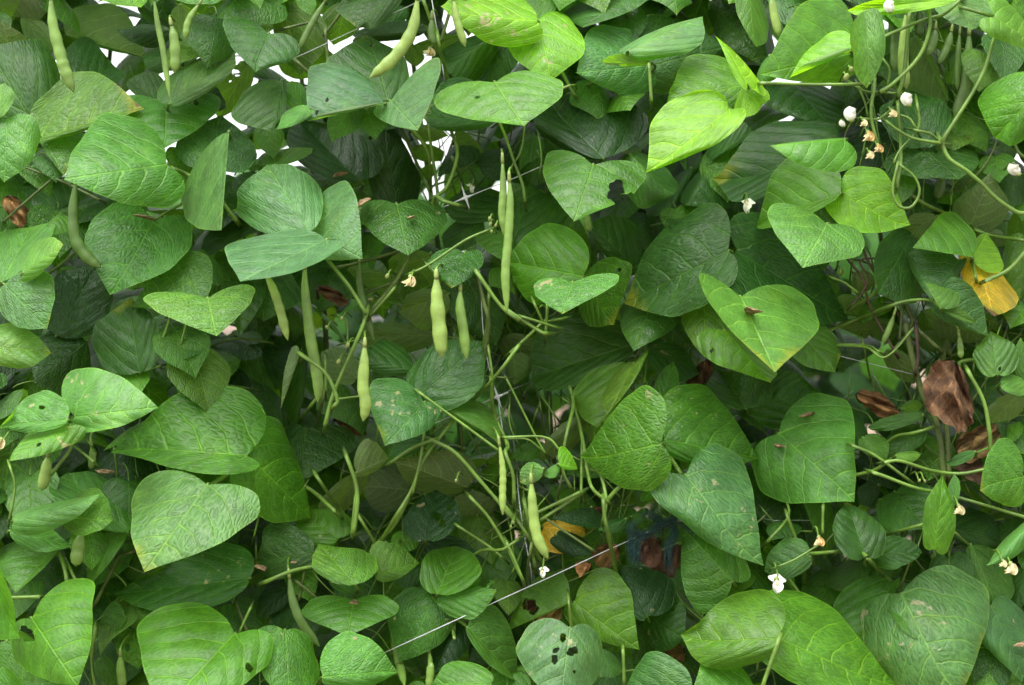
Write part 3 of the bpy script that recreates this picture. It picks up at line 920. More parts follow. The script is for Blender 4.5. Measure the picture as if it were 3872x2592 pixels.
# stem: tile, width, layer, tone (g green, w woody, b dead, t tendril) | points
STEMS = """
10 40 3 g|1220 1030 1340 1280 1480 1568 1560 1800
10 36 3 g|1290 1040 1470 1270 1510 1568 1500 1740
10 36 4 g|1490 1085 1550 1568 1560 1710
10 40 3 g|1680 1100 1730 1300 1640 1568 1540 1670
10 38 4 g|1700 1380 1770 1568 1740 1710
11 44 2 g|1730 330 1600 290 1540 250 1510 330
10 44 5 w|620 280 642 540
10 34 5 w|775 40 720 130 610 280
10 30 5 w|265 242 500 190
10 40 2 g|1570 310 1590 450 1640 665
10 38 3 g|1440 20 1560 330
10 36 4 w|1660 110 1590 330
10 34 3 w|380 540 460 610
20 36 2 g|-75 1000 0 1170 80 1400 140 1568 155 1700
20 25 2 g|160 1075 130 1280 40 1420
20 36 0 g|1210 555 1222 850
20 38 3 g|470 615 575 805
20 44 3 g|1030 65 1045 220
20 30 3 g|740 690 640 770 580 790
11 44 0 g|640 795 800 1000 945 1235
11 30 0 g|2000 540 1790 625 1480 830 1340 905
11 46 2 w|1325 770 1200 980 980 1240
11 34 1 g|1190 1030 990 1262
12 46 0 g|960 -170 880 40 700 480 615 765
11 34 3 w|735 855 960 800 1225 715
11 30 3 w|930 1080 1190 985
11 20 0 g|1480 840 1530 890 1555 920
11 44 1 w|1890 890 1945 1150 1995 1350 1960 1600
11 40 1 g|2000 1090 1985 1350 1900 1710
12 44 1 g|1990 -20 1960 200 1880 380 1815 555
12 40 0 g|2240 125 2050 360 1855 575
12 46 0 g|2020 390 2040 660 2120 860 2155 970 2130 1020 2200 1200 2215 1400
12 30 1 g|1990 140 2030 420 2035 660
11 46 0 g|1890 895 2100 1170 2245 1295
21 44 0 g|-10 1205 280 1395 350 1420
21 30 0 g|140 1280 420 1362
21 28 0 g|235 1165 310 1325
21 32 0 g|345 1195 330 1400
21 26 0 g|465 1288 340 1310
21 34 1 g|290 1340 40 1568
12 30 -1 g|1410 510 1700 710 2060 985
12 40 1 g|1175 1085 1350 970 1525 910
12 46 1 g|1520 915 1700 1010 1900 1220 2080 1420 2210 1580
12 36 1 g|1445 835 1410 1100 1360 1335
12 44 1 g|1690 735 1450 1060 1340 1350 1200 1568 1070 1760
12 50 0 g|800 1055 870 1250 882 1400 862 1568 845 1670
12 40 1 g|545 1215 690 1420 805 1580
12 46 0 g|365 1255 520 1350 705 1520
12 46 -1 g|415 180 620 340 712 560 690 615
12 26 0 g|715 562 900 535 1015 525
12 36 2 g|530 555 395 725
12 40 2 w|615 470 530 785
12 30 1 g|610 250 620 480
12 22 0 g|800 75 860 65 945 100
12 24 1 g|800 90 790 -100 750 -130
22 26 2 g|5 395 190 760 325 1010
22 40 1 g|545 465 562 620 500 900 480 1150 545 1295
22 42 1 g|585 610 640 900 690 1200 740 1330 855 1425
22 40 1 g|700 1160 790 1190 840 1400 820 1580
23 46 0 g|828 10 850 200 925 600
22 54 1 g|990 1265 930 1330 865 1410
22 28 0 g|0 885 330 880 455 995
22 40 1 g|605 1350 400 1450 260 1525
22 40 1 g|625 1365 300 1580
22 34 1 g|640 960 640 1350
22 24 2 g|0 900 180 900 320 1000
23 28 2 w|365 175 720 412
23 46 1 g|-10 60 150 250 340 600
23 36 1 g|5 375 135 665
23 30 1 w|210 380 180 560 175 900
23 44 2 g|150 20 210 330 250 560
22 46 0 g|1312 940 1468 1185
32 28 1 g|625 100 900 120 1030 212 1150 150 1275 0
32 40 -1 g|1075 1092 1200 1090 1450 1170 1700 1190 2000 1140 2215 1215
32 36 0 g|790 950 950 1020 1080 1110 1260 1245
32 40 0 g|785 1215 960 1170 1060 1100
32 40 -1 g|965 1190 1300 1300 1600 1370 2260 1570
32 46 0 g|1770 320 1900 560 1940 800 1952 1030
32 38 1 g|1030 965 1150 870 1280 850 1455 808
32 74 3 w|1235 -60 1300 250 1400 550 1480 700 1520 900 1555 1200
32 64 3 w|1605 -60 1550 250 1575 700 1600 1200
32 46 2 g|1880 215 1700 240 1690 330
32 40 2 b|1320 -20 1340 200 1330 330
31 30 2 b|835 560 920 800 1010 960
31 30 2 b|790 840 880 970 940 1190 1150 1580
31 22 2 b|1010 780 880 780 850 830 920 940 860 1080 780 1175
31 26 3 b|1000 1000 1120 1150 1180 1260
31 40 1 g|595 1385 900 1260 1200 1150 1445 1140 1530 1200
31 50 2 g|715 1245 985 1065
31 28 2 g|620 940 720 980 820 1060
31 26 1 g|620 1510 900 1520 1010 1570
31 36 -2 t|1175 -20 1130 200 1180 330 1280 340 1350 220 1310 90 1190 -10
31 46 2 g|1215 185 1400 310 1630 415
30 44 -2 g|1430 50 1440 220 1350 470 1150 690 1040 775
30 40 -2 g|1710 -10 1550 120 1400 170 1070 312
30 46 -2 g|1995 320 1850 700 1550 1195
30 48 -2 g|1530 1205 1600 1350 1750 1450 1895 1568 2010 1680 2170 1790 2250 1800
30 34 -2 g|1525 1210 1300 1170 1170 1100 1080 1030
30 30 -2 g|1320 1100 1440 1130 1530 1200
30 32 -2 t|1330 890 1345 1080 1200 1260 1140 1380
30 40 -2 g|1175 900 1200 1300 1155 1580
30 38 -2 g|15 712 400 718 850 708
30 42 -2 g|965 740 950 980 1000 1215
30 32 -2 t|1040 510 1095 600 1080 745
30 50 -1 g|1275 90 1230 600 1165 810
30 38 -2 g|1730 65 2005 155
30 34 -2 g|2140 1115 2180 1280 2250 1345
30 30 -1 g|800 720 900 780 1050 790 1180 800
30 30 -2 g|900 1010 1000 1010 1070 960
30 30 -2 g|1140 970 1260 1000 1320 1080
30 28 0 g|850 760 900 880 920 980
31 40 1 g|1835 540 2000 600 2250 632
31 50 0 g|2255 710 2100 880 1925 972
31 34 1 g|1800 800 1830 950
31 40 2 w|1360 1410 1500 1540
31 46 3 w|1240 1190 1290 1330 1200 1480 1130 1560
31 34 3 w|1210 1180 1180 1450
31 56 3 w|1580 1310 1600 1580
01 34 1 g|1310 455 1540 325
01 46 0 g|1475 15 1715 132
01 32 3 w|480 860 810 570
01 26 3 w|130 -20 500 110 830 280
01 30 3 w|440 110 60 440
01 44 2 g|1890 320 1990 455
01 30 2 g|1435 1305 1370 1480
01 26 2 g|1570 1340 1530 1500
02 30 2 g|1195 332 1355 285
02 50 0 g|1785 1278 2100 1078
02 42 -2 g|615 790 600 960 465 1165
02 22 -2 g|620 912 730 910 775 955
02 28 -2 g|610 948 780 1085
02 30 -1 g|90 1140 130 1300 80 1560
03 50 0 g|490 430 545 560 575 700
03 40 0 g|575 540 660 720
03 42 -1 g|90 822 320 822
03 40 3 w|825 850 930 640 1000 470
03 34 3 w|770 560 960 480 1110 435
03 30 0 g|2120 925 2035 1115
03 40 2 g|800 1080 780 1330 810 1568
03 30 0 g|290 1480 250 1600
03 36 3 w|2010 900 2080 1100 2160 1230
13 44 0 g|105 695 330 600 535 550
13 42 1 g|1300 -10 1200 200 1075 345
13 36 2 g|900 140 1020 355
13 46 0 g|872 -10 850 265
13 38 0 g|1530 830 1680 970 1810 1075
13 40 1 g|1850 -10 2000 150 2140 380 2250 610
13 34 1 g|1835 492 1960 420 2100 420 2230 335
13 30 2 g|1735 215 1985 385 2100 480
13 34 3 w|360 690 530 820
13 30 3 w|440 600 390 820
23 32 -1 g|532 860 550 1090
23 38 1 g|990 1280 992 1540
23 26 1 g|2015 525 1935 695
33 50 -3 g|158 1185 30 1580
33 46 -1 g|915 495 1115 695
33 22 -2 g|465 400 300 500 160 560
33 40 1 g|240 130 350 440 370 710
33 34 1 g|215 -40 250 130 70 345
33 36 1 g|542 60 540 270
33 40 1 g|370 450 520 440 650 430
33 38 0 g|1110 285 1410 205
33 26 0 g|1635 255 1770 375
33 34 2 g|250 660 350 800
"""
# twine: layer | tile x y ...
TWINES = """
4|00 2300 560*|10 360 490|10 930 225|10 1350 40|20 -300 -200*
3|11 1300 500*|11 1590 355|11 1800 265|11 2240 88|20 280 1420|20 700 1260*
3|12 600 1180*|12 1050 985*|12 1180 925|12 1550 760|12 2070 540|22 0 502|22 230 405*|22 800 200*
2|13 600 1560*|13 1000 1340*|13 1150 1275|23 0 820|23 430 625|23 900 405|23 1500 150|22 2150 1350*
4|31 -100 1350*|32 500 150*|32 640 185|32 1000 275|32 1340 360|32 1500 400*|32 2400 640*
4|32 -400 1480*|33 80 165|33 300 170|33 520 175|33 700 178*|33 900 180*
"""
VTWINE = """
3|10 1480 -200*|10 1520 40|10 1585 430|10 1620 670|10 1660 900*|10 1720 1380*|11 1800 265|11 1850 500*|11 1900 800*|11 1925 950|11 1945 1340|12 1980 200|12 2030 420|12 2070 540|12 2130 890|22 60 900*|23 110 0|23 160 330|23 210 600|23 230 900*|23 230 1500*
"""
# flower: tile x y size kind(w open white, b fat bud, c cream wilted, o orange wilted, s small green bud) layer
FLOWERS = """
21 2035 310 150 w 0
33 145 690 190 w -2
30 785 975 150 b -3
30 710 1050 70 b -3
30 1265 850 140 b -3
30 1115 60 130 b -3
30 1120 960 90 c -3
30 915 1150 120 o -3
30 1000 1255 100 o -3
30 930 1310 90 c -3
30 880 1040 80 c -3
30 2180 1440 140 b -3
11 1330 965 130 c -1
11 1850 170 100 w 3
23 305 600 110 w 0
33 2125 570 130 c -2
32 1685 1490 110 c -1
32 1400 1255 40 s -1
32 1355 1250 36 s -1
11 2005 445 50 s -1
11 2010 490 46 s -1
11 2055 500 40 s -1
11 2020 555 44 s -1
11 1135 930 60 s 0
11 750 1290 50 s 0
11 625 1365 50 s 0
30 735 655 80 s -1
30 775 590 60 s -1
10 1495 440 110 c 2
31 690 895 70 s 2
02 10 930 120 c -3
12 800 105 60 s 0
12 722 245 60 s 0
12 1720 1250 40 s 0
23 60 190 40 s 0
23 40 225 30 s 0
33 500 340 110 o -1
33 2060 530 80 c -2
20 1735 -5 40 b 1
11 1000 1120 50 c 3
"""
DEBRIS = """
11 970 330 140
11 1350 440 70
01 1220 430 100
13 870 850 80
13 90 550 110
13 360 515 55
21 2070 1220 130
32 355 690 110
32 150 945 100
02 865 1165 90
10 715 1490 80
22 1590 95 45
33 2150 1210 90
"""

# ------------------------------------------------------------------ plants of the row
PLANT_INFO = [
    ('leafy climbing bean plant at the far left, with spotted yellow-green leaves low down'),
    ('climbing bean plant left of centre, with a large blue-green leaf above two hanging pods'),
    ('climbing bean plant in the middle, with bare twining stems and the longest double pods'),
    ('climbing bean plant right of centre, with bright yellow-green leaves at the top'),
    ('climbing bean plant just right of the teal fibre, with large overlapping pale leaves'),
    ('climbing bean plant at the far right, with looping tendrils, white buds and withered brown leaves'),
]
PLANTS = []
for i, lab in enumerate(PLANT_INFO):
    e = bpy.data.objects.new('bean_plant', None)
    COL.objects.link(e)
    e.empty_display_size = 0.1
    e.location = ((i + 0.5) / 6 * 1.04 - 0.52 + random.uniform(-0.02, 0.02), 0.22 + random.uniform(-0.03, 0.03), 0.0)
    tag(e, lab, 'bean plant', 'climbing bean plants in the row')
    PLANTS.append(e)
def plant_at(sx):
    return PLANTS[max(0, min(5, int(sx / SRC_W * 6)))]

# ------------------------------------------------------------------ leaf shape
OUT_S = np.array([0, .06, .13, .21, .30, .38, .47, .57, .68, .80, .90, 1.0])
OUT_X = np.array([.02, .12, .26, .39, .47, .50, .48, .42, .32, .185, .075, 0.0])
OUT_Y = np.array([-.012, -.07, -.085, -.03, .09, .22, .36, .51, .66, .81, .92, 1.0])
def smooth_interp(s, S, Y):
    m = np.gradient(Y, S)
    i = np.clip(np.searchsorted(S, s, 'right') - 1, 0, len(S) - 2)
    h = S[i + 1] - S[i]
    t = (s - S[i]) / h
    return ((2 * t**3 - 3 * t**2 + 1) * Y[i] + (t**3 - 2 * t**2 + t) * h * m[i] + (-2 * t**3 + 3 * t**2) * Y[i + 1] + (t**3 - t**2) * h * m[i + 1])
def leaf_grid(ns, nc, jit=0.03, lobe=1.0):
    """flat leaf: x across (-0.5..0.5), y from petiole point 0 to tip 1"""
    s = np.linspace(0, 1, ns + 1)
    ox = smooth_interp(s, OUT_S, OUT_X)
    oy = smooth_interp(s, OUT_S, OUT_Y)
    oy = np.where(oy < 0, oy * lobe, oy)
    ox = ox * (1 + rng.uniform(-0.10, 0.16) * np.sin(math.pi * np.clip(oy, 0, 1)) ** 2)     # rounder or more pointed
    oy = oy + rng.uniform(-0.05, 0.05) * np.sin(math.pi * np.clip(oy, 0, 1))
    m = s ** 1.6
    X = np.zeros((ns + 1, 2 * nc + 1))
    Y = np.zeros_like(X)
    for side in (-1, 1):
        ph = rng.uniform(0, 6.28, 3)
        asym = 1 + rng.uniform(-0.05, 0.05)
        wob = 1 + jit * (np.sin(s * 9 + ph[0]) + 0.7 * np.sin(s * 17 + ph[1]) + 0.5 * np.sin(s * 31 + ph[2]))
        for k in range(nc + 1):
            v = k / nc
            X[:, nc + side * k] = side * v * ox * asym * (1 + (wob - 1) * v)
            Y[:, nc + side * k] = m * (1 - v) + oy * v
    return X, Y
def grid_faces(ns, nc):
    w = 2 * nc + 1
    return np.array([(i * w + k, i * w + k + 1, (i + 1) * w + k + 1, (i + 1) * w + k) for i in range(ns) for k in range(w - 1)])
def relief(X, Y, amp, side_off=0.45):
    ax = np.abs(X)
    t = Y - 0.34 * ax - 1.45 * ax * ax
    fr = np.abs(((t * 4.5 + (X > 0) * side_off + 20) % 1.0) - 0.5)
    return amp * (1 - 2 * fr) ** 0.7 * np.clip(ax / 0.08, 0, 1)

# ------------------------------------------------------------------ depth bookkeeping: what lies in front of what
CELL = 22.0
GW, GH = int((SRC_W + 1600) / CELL) + 1, int((SRC_H + 1600) / CELL) + 1
FAR = np.full((GH, GW), -1.0)      # farthest depth among the things already placed in front
NEAR = np.full((GH, GW), 99.0)
def cells(P):
    cx = np.clip(((P[..., 0] + 800) / CELL).astype(int), 0, GW - 1)
    cy = np.clip(((P[..., 1] + 800) / CELL).astype(int), 0, GH - 1)
    return cy, cx
D0, DSTEP, GAPM = 1.345, 0.020, 0.0035
def settle(P, delta, layer, gap=GAPM, limit=0.20):
    cy, cx = cells(P)
    pref = D0 + layer * DSTEP
    front = FAR[cy, cx]
    need = np.where(front > 0, front - delta + gap, -1).max()
    D = max(pref, min(need, pref + limit))
    d = D + delta
    np.maximum.at(FAR, (cy.ravel(), cx.ravel()), d.ravel())
    np.minimum.at(NEAR, (cy.ravel(), cx.ravel()), d.ravel())
    return D

HOLE = {}
for ln in HOLES.strip().splitlines():
    f = ln.split()
    HOLE.setdefault(f[0], []).append((px(f[1], float(f[2]), float(f[3])), float(f[4]) * 0.85 / 2.24))

def build_leaf(f, label=None):
    tile = f[0]
    b, t, e1, e2 = [px(tile, float(f[k]), float(f[k + 1])) for k in (1, 3, 5, 7)]
    layer, tone = float(f[9]), f[10]
    flags = f[11:]
    a = t - b
    right = np.array([-a[1], a[0]])
    mpt = b + 0.25 * a
    v1, v2 = e1 - mpt, e2 - mpt
    if v1 @ right > v2 @ right:
        v1, v2 = v2, v1
    bl, br = v1, v2                       # left and right half as seen
    s = D0 * W1 / SRC_W
    A = np.array([a[0] * s, -a[1] * s])
    bb = (br - bl) / 2
    B = np.array([bb[0] * s, -bb[1] * s])
    k = 0.44
    p = A @ B
    q = k * k * (A @ A) - B @ B
    ss = (-q + math.sqrt(q * q + 4 * k * k * p * p)) / (2 * k * k)
    zA = math.sqrt(max(ss, 0))
    zA = max(zA, 1e-4)
    La = np.linalg.norm(A)
    zB = -p / zA
    Lb = np.linalg.norm(B)
    zA = min(zA * 0.85, 0.95 * La, 0.055)
    zA = max(zA, 0.22 * La)
    zB = max(-0.8 * Lb, min(0.8 * Lb, zB))
    under = 'u' in flags
    best = None
    for sg in (1, -1):
        n = np.cross([A[0], sg * zA, A[1]], [B[0], sg * zB, B[1]])
        if n[1] > 0:
            n = -n
        n /= np.linalg.norm(n)
        score = -n[2] if under else n[2]
        if best is None or score > best[0]:
            best = (score, sg)
    sg = best[1]
    zA, zB = zA * sg, zB * sg
    L = math.hypot(La, zA)
    name = next((g[1:] for g in flags if g.startswith('nH')), None)
    size = max(np.linalg.norm(a), np.linalg.norm(br - bl))
    ns, nc = (26, 9) if size > 180 else (16, 6)
    if name:
        ns, nc = 64, 24
    dry = 'c' in flags
    X, Y = leaf_grid(ns, nc, 0.05 if dry else 0.028, rng.uniform(0.7, 1.5))
    U = np.where(X >= 0, X / 0.5, 0)[..., None] * br + np.where(X < 0, -X / 0.5, 0)[..., None] * bl
    P = b + Y[..., None] * a + U
    ph = rng.uniform(0, 6.28, 6)
    delta = Y * zA + X / 0.5 * zB
    arch = rng.uniform(0.18, 0.55)
    delta = delta + arch * L * ((Y - 0.40) ** 2 - 0.05)                      # tip and base bend back
    fold = rng.uniform(-0.30, 0.34)
    delta = delta + fold * L * np.abs(X) * (1 - 0.3 * Y)
    delta = delta + rng.uniform(0.1, 1.1) * L * np.abs(X) ** 2
    wave = rng.uniform(0.020, 0.045)
    delta = delta + wave * L * np.abs(X) * 2 * np.sin(Y * rng.uniform(7, 11) + np.sign(X) * ph[0] + ph[1])
    delta = delta - relief(X, Y, (0.020 if 'v' in flags else 0.012) * L)
    if 'v' in flags:
        delta = delta - 0.010 * L * np.sin(X * 42 + 3 * np.sin(Y * 13) + ph[2]) * np.sin(Y * 38 + 3 * np.sin(X * 11) + ph[3]) * np.clip(np.abs(X) / 0.06, 0, 1)
    if dry:
        cr = (np.sin(X * 14 + 5 * Y + ph[2]) * 0.13 + np.sin(Y * 12 + ph[3] + 4 * X) * 0.08 + np.sin(X * 31 + Y * 25 + ph[4]) * 0.035)
        delta = delta + cr * L
        P = P + (np.sin(Y * 23 + ph[5])[..., None] * np.array([0.5, 0.3]) + np.sin(X * 37 + Y * 11)[..., None] * np.array([0.3, -0.5])) * size * 0.03
    vv = np.abs(np.arange(-nc, nc + 1))[None, :] / nc
    sg_x = np.sign(np.arange(-nc, nc + 1))[None, :]
    srow = np.linspace(0, 1, ns + 1)[:, None]
    for side in (-1, 1):                                    # margins roll up or down in places
        if rng.random() < 0.75:
            c0, wd, am = rng.uniform(0.2, 0.85), rng.uniform(0.10, 0.25), rng.uniform(-0.16, 0.16)
            w_ = np.exp(-((srow - c0) / wd) ** 2) * np.clip((vv - 0.45) / 0.55, 0, 1) ** 2 * (sg_x == side)
            delta = delta + am * L * w_
            P = P - (U * (abs(am) * 0.9) * w_[..., None])
    if rng.random() < 0.4:                                  # the tip turns aside
        tw_ = rng.uniform(-0.10, 0.10)
        P = P + (np.clip((Y - 0.6) / 0.4, 0, 1) ** 2)[..., None] * right * tw_
    D = settle(P, delta, layer)
    W = unproj(P, D + delta)
    F = grid_faces(ns, nc)
    Vp = P.reshape(-1, 2)
    V = W.reshape(-1, 3)
    if name:
        keep = np.ones(len(F), bool)
        Vm = Vp.copy()
        rim = np.zeros(len(Vp), bool)
        for c, r in HOLE[name]:
            ang = np.arctan2(Vp[:, 1] - c[1], Vp[:, 0] - c[0])
            hr = r * (1 + 0.22 * np.sin(ang * 2 + c[0]) + 0.12 * np.sin(ang * 5 + c[1]) + 0.06 * np.sin(ang * 11))
            dist = np.hypot(Vp[:, 0] - c[0], Vp[:, 1] - c[1])
            ins = dist < hr
            rim |= ins
            keep &= ~ins[F].all(1)
            fac = np.where(ins & (dist > 1e-6), hr / np.maximum(dist, 1e-6), 1.0)
            Vm = np.where(ins[:, None], c + (Vp - c) * fac[:, None], Vm)
        V = unproj(Vm, (D + delta).reshape(-1))
        F = F[keep]
        used = np.unique(F)
        remap = -np.ones(len(V), int)
        remap[used] = np.arange(len(used))
        V = V[used]
        F = remap[F]
        uv = np.stack([X + 0.5, Y], -1).reshape(-1, 2)[used]
        edge = np.tile(np.abs(np.arange(-nc, nc + 1)) / nc, ns + 1)
        edge[rim] = 1.0
        edge = edge[used]
    else:
        uv = np.stack([X + 0.5, Y], -1).reshape(-1, 2)
        edge = np.tile(np.abs(np.arange(-nc, nc + 1)) / nc, ns + 1)
    fn = np.cross(V[F[:, 1]] - V[F[:, 0]], V[F[:, 2]] - V[F[:, 0]]).sum(0)
    flip = fn[1] > 0
    if under:
        flip = not flip
    if flip:
        F = F[:, ::-1]
    o3 = unproj(b, D + float(delta[0, nc]))
    pl = plant_at(b[0])
    me = new_mesh('leaf', V - o3, F, [M_DRY if dry else M_LEAF], uv=uv, edge=edge)
    o = link('dry_leaf' if dry else 'leaf', me, pl, Vector(o3) - pl.location)
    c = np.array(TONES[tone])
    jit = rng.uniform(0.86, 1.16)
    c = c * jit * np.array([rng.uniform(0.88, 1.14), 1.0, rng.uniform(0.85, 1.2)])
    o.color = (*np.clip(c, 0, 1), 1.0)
    o['spot'] = 0.75 if 's' in flags else (0.0 if rng.random() < 0.55 else float(rng.uniform(0.05, 0.4)))
    o['brown'] = 0.95 if tone == 'Z' else 0.58 if 'b' in flags else (0.0 if rng.random() < 0.7 else float(rng.uniform(0.1, 0.4)))
    if label:
        o['label'] = label
    elif tone == 'Z':
        o['label'] = 'yellowed dying leaf with brown margin'
    # leaf stalk running back into the row
    adir = a / (np.linalg.norm(a) + 1e-6)
    pp = np.array([b, b - adir * 6 + [0, 2], b - adir * 10 + [rng.uniform(-8, 8), 14], b + [rng.uniform(-16, 16), 34]])
    dd = D + float(delta[0, nc]) + np.array([0.0005, 0.010, 0.035, 0.085])
    path = catmull(unproj(pp, dd), 8)
    Vt, Ft = tube(path - o3, np.linspace(0.0013, 0.0016, 8), 6)
    link('petiole', new_mesh('petiole', Vt, Ft, [M_STEMB if dry else M_STEM]), o)
    return o

# ------------------------------------------------------------------ stems, pods
def parse_pts(tile, txt):
    v = [float(q) for q in txt.split()]
    return np.array([px(tile, v[i], v[i + 1]) for i in range(0, len(v), 2)])
def line_depth(P, layer, half_w, extra=0.0):
    """depth along a line: at its layer, dipping back where something passes in front"""
    pref = D0 + layer * DSTEP + extra
    cy, cx = cells(P)
    need = np.maximum(pref, np.minimum(FAR[cy, cx] + half_w + 0.002, pref + 0.14))
    n = len(P)
    r = max(2, n // 7)
    dil = np.array([need[max(0, i - r):i + r + 1].max() for i in range(n)])
    pad = np.concatenate([[dil[0]] * r, dil, [dil[-1]] * r])
    D = np.convolve(pad, np.ones(2 * r + 1) / (2 * r + 1), 'valid')
    np.maximum.at(FAR, (cy, cx), D + half_w)
    np.minimum.at(NEAR, (cy, cx), D - half_w)
    return D

def build_stem(head, pts):
    tile, w, layer, kind = head[0], float(head[1]), float(head[2]), head[3]
    P = parse_pts(tile, pts)
    ln = np.linalg.norm(np.diff(P, axis=0), axis=1).sum()
    n = max(8, int(ln / 22))
    C = catmull(P, n)
    ph = rng.uniform(0, 6.28, 2)
    s = np.linspace(0, ln, n)
    C = C + np.stack([np.sin(s / 70 + ph[0]), np.sin(s / 90 + ph[1])], -1) * min(3.0, w / 14)
    hw = 0.74 * w / 2.24 / 2 * D0 * W1 / SRC_W
    D = line_depth(C, layer, hw)
    W = unproj(C, D)
    R = hw * D / D0 * (1 + 0.10 * np.sin(s / 55 + ph[0]) * rng.uniform(0.3, 1))
    node = np.exp(-((s - s[-1]) / 14) ** 2) + np.exp(-(s / 14) ** 2)        # swollen joints at both ends
    R = R * (1 + 0.12 * node)
    if kind == 't':
        R = R * np.linspace(1.0, 0.75, n)
    def dive(c0, c1, d):
        t = (c0 - c1) / (np.linalg.norm(c0 - c1) + 1e-6)
        return unproj(np.array([c0 + t * 8, c0 + t * 22, c0 + t * 42]), d + np.array([0.007, 0.030, 0.095]))
    W = np.vstack([dive(C[0], C[2], D[0])[::-1], W, dive(C[-1], C[-3], D[-1])])
    R = np.concatenate([R[0] * np.array([0.7, 0.85, 1]), R, R[-1] * np.array([1, 0.85, 0.7])])
    V, F = tube(W, R, 9)
    o3 = W[0]
    pl = plant_at(C[:, 0].mean())
    mat = {'g': M_STEM, 'w': M_STEMD, 'b': M_STEMB, 't': M_STEM}[kind]
    o = link({'t': 'tendril', 'b': 'dead_stem'}.get(kind, 'stem'), new_mesh('stem', V - o3, F, [mat]), pl, Vector(o3) - pl.location)
    return o

def build_pod(head, pts):
    tile, w, layer, kind = head[0], float(head[1]), float(head[2]), head[3]
    P = parse_pts(tile, pts)
    n = 46
    C = catmull(P, n)
    ln = np.linalg.norm(np.diff(C, axis=0), axis=1).sum()
    u = np.linspace(0, 1, n)
    hw = 0.88 * w / 2.24 / 2 * D0 * W1 / SRC_W
    C = C + np.sin(np.linspace(0, math.pi, n))[:, None] * np.array([rng.uniform(-8, 8), 0.0])
    D = line_depth(C, layer, hw * 0.8)
    W = unproj(C, D)
    env = np.interp(u, [0, .03, .10, .22, .40, .80, .91, .965, 1], [.24, .28, .45, .78, .96, 1.0, .74, .33, .08])
    seeds = max(3, int(ln / (w / 2.24) * 0.95))
    ph = rng.uniform(0, 6.28)
    amp = rng.uniform(0.015, 0.06)
    swell = 1 + amp * np.cos(u * seeds * 2 * math.pi + ph) * np.clip((u - .18) / .1, 0, 1) * np.clip((.95 - u) / .1, 0, 1)
    R = hw * env * swell
    V, F = tube(W, R, 14, rng.uniform(0.62, 0.8), flat_dir=(rng.uniform(-.3, .3), -1, rng.uniform(-.1, .3)))
    o3 = W[0]
    pl = plant_at(C[:, 0].mean())
    mat = {'m': M_POD, 'd': M_PODD, 'p': M_PODP}[kind]
    o = link('bean_pod', new_mesh('bean_pod', V - o3, F, [mat]), pl, Vector(o3) - pl.location)
    # calyx and stalk at the top
    dirn = W[0] - W[3]
    dirn /= np.linalg.norm(dirn)
    c0 = np.array([W[2] - o3, W[0] - o3, W[0] - o3 + dirn * 0.003, W[0] - o3 + dirn * 0.006])
    Vc, Fc = tube(c0, np.array([0.24, 0.27, 0.22, 0.10]) * hw + 0.0006, 8)
    link('calyx', new_mesh('calyx', Vc, Fc, [M_CALYX]), o)
    side = rng.uniform(-1, 1)
    c1 = np.array([[0, 0, 0], dirn * 0.005, dirn * 0.008 + [0.001 * side, 0.005, 0], dirn * 0.009 + [0.003 * side, 0.018, 0.002], dirn * 0.009 + [0.005 * side, 0.040, 0.002]])
    Vs, Fs = tube(catmull(c1, 9), np.full(9, 0.0010), 6)
    link('pod_stalk', new_mesh('pod_stalk', Vs, Fs, [M_STEM]), o)
    return o

# ------------------------------------------------------------------ flowers (pea shape: standard, two wings, keel)
def petal(length, width, cup, curl, n=7, m=6):
    V, F = [], []
    for i in range(n + 1):
        u = i / n
        wv = width * math.sin(math.pi * min(1, 0.10 + 0.86 * u)) ** 0.7
        for j in range(-m, m + 1):
            v = j / m
            V.append((v * wv, cup * length * (v * v) * (0.4 + u) - curl * length * u * u, u * length))
    w = 2 * m + 1
    for i in range(n):
        for k in range(w - 1):
            F.append((i * w + k, i * w + k + 1, (i + 1) * w + k + 1, (i + 1) * w + k))
    return np.array(V), F
def ball(c, r, sx=1, sy=1, sz=1, n=8, bumpy=0.0):
    V, F = [], []
    for i in range(n + 1):
        a = math.pi * i / n
        for k in range(2 * n):
            t = math.pi * k / n
            rr = r * (1 + bumpy * math.sin(3 * t + 2 * a))
            V.append((c[0] + sx * rr * math.sin(a) * math.cos(t), c[1] + sy * rr * math.sin(a) * math.sin(t), c[2] + sz * rr * math.cos(a)))
    w = 2 * n
    for i in range(n):
        for k in range(w):
            F.append((i * w + k, (i + 1) * w + k, (i + 1) * w + (k + 1) % w, i * w + (k + 1) % w))
    return np.array(V), F
def rot(V, e):
    M = np.array(Euler(e).to_matrix())
    return V @ M.T
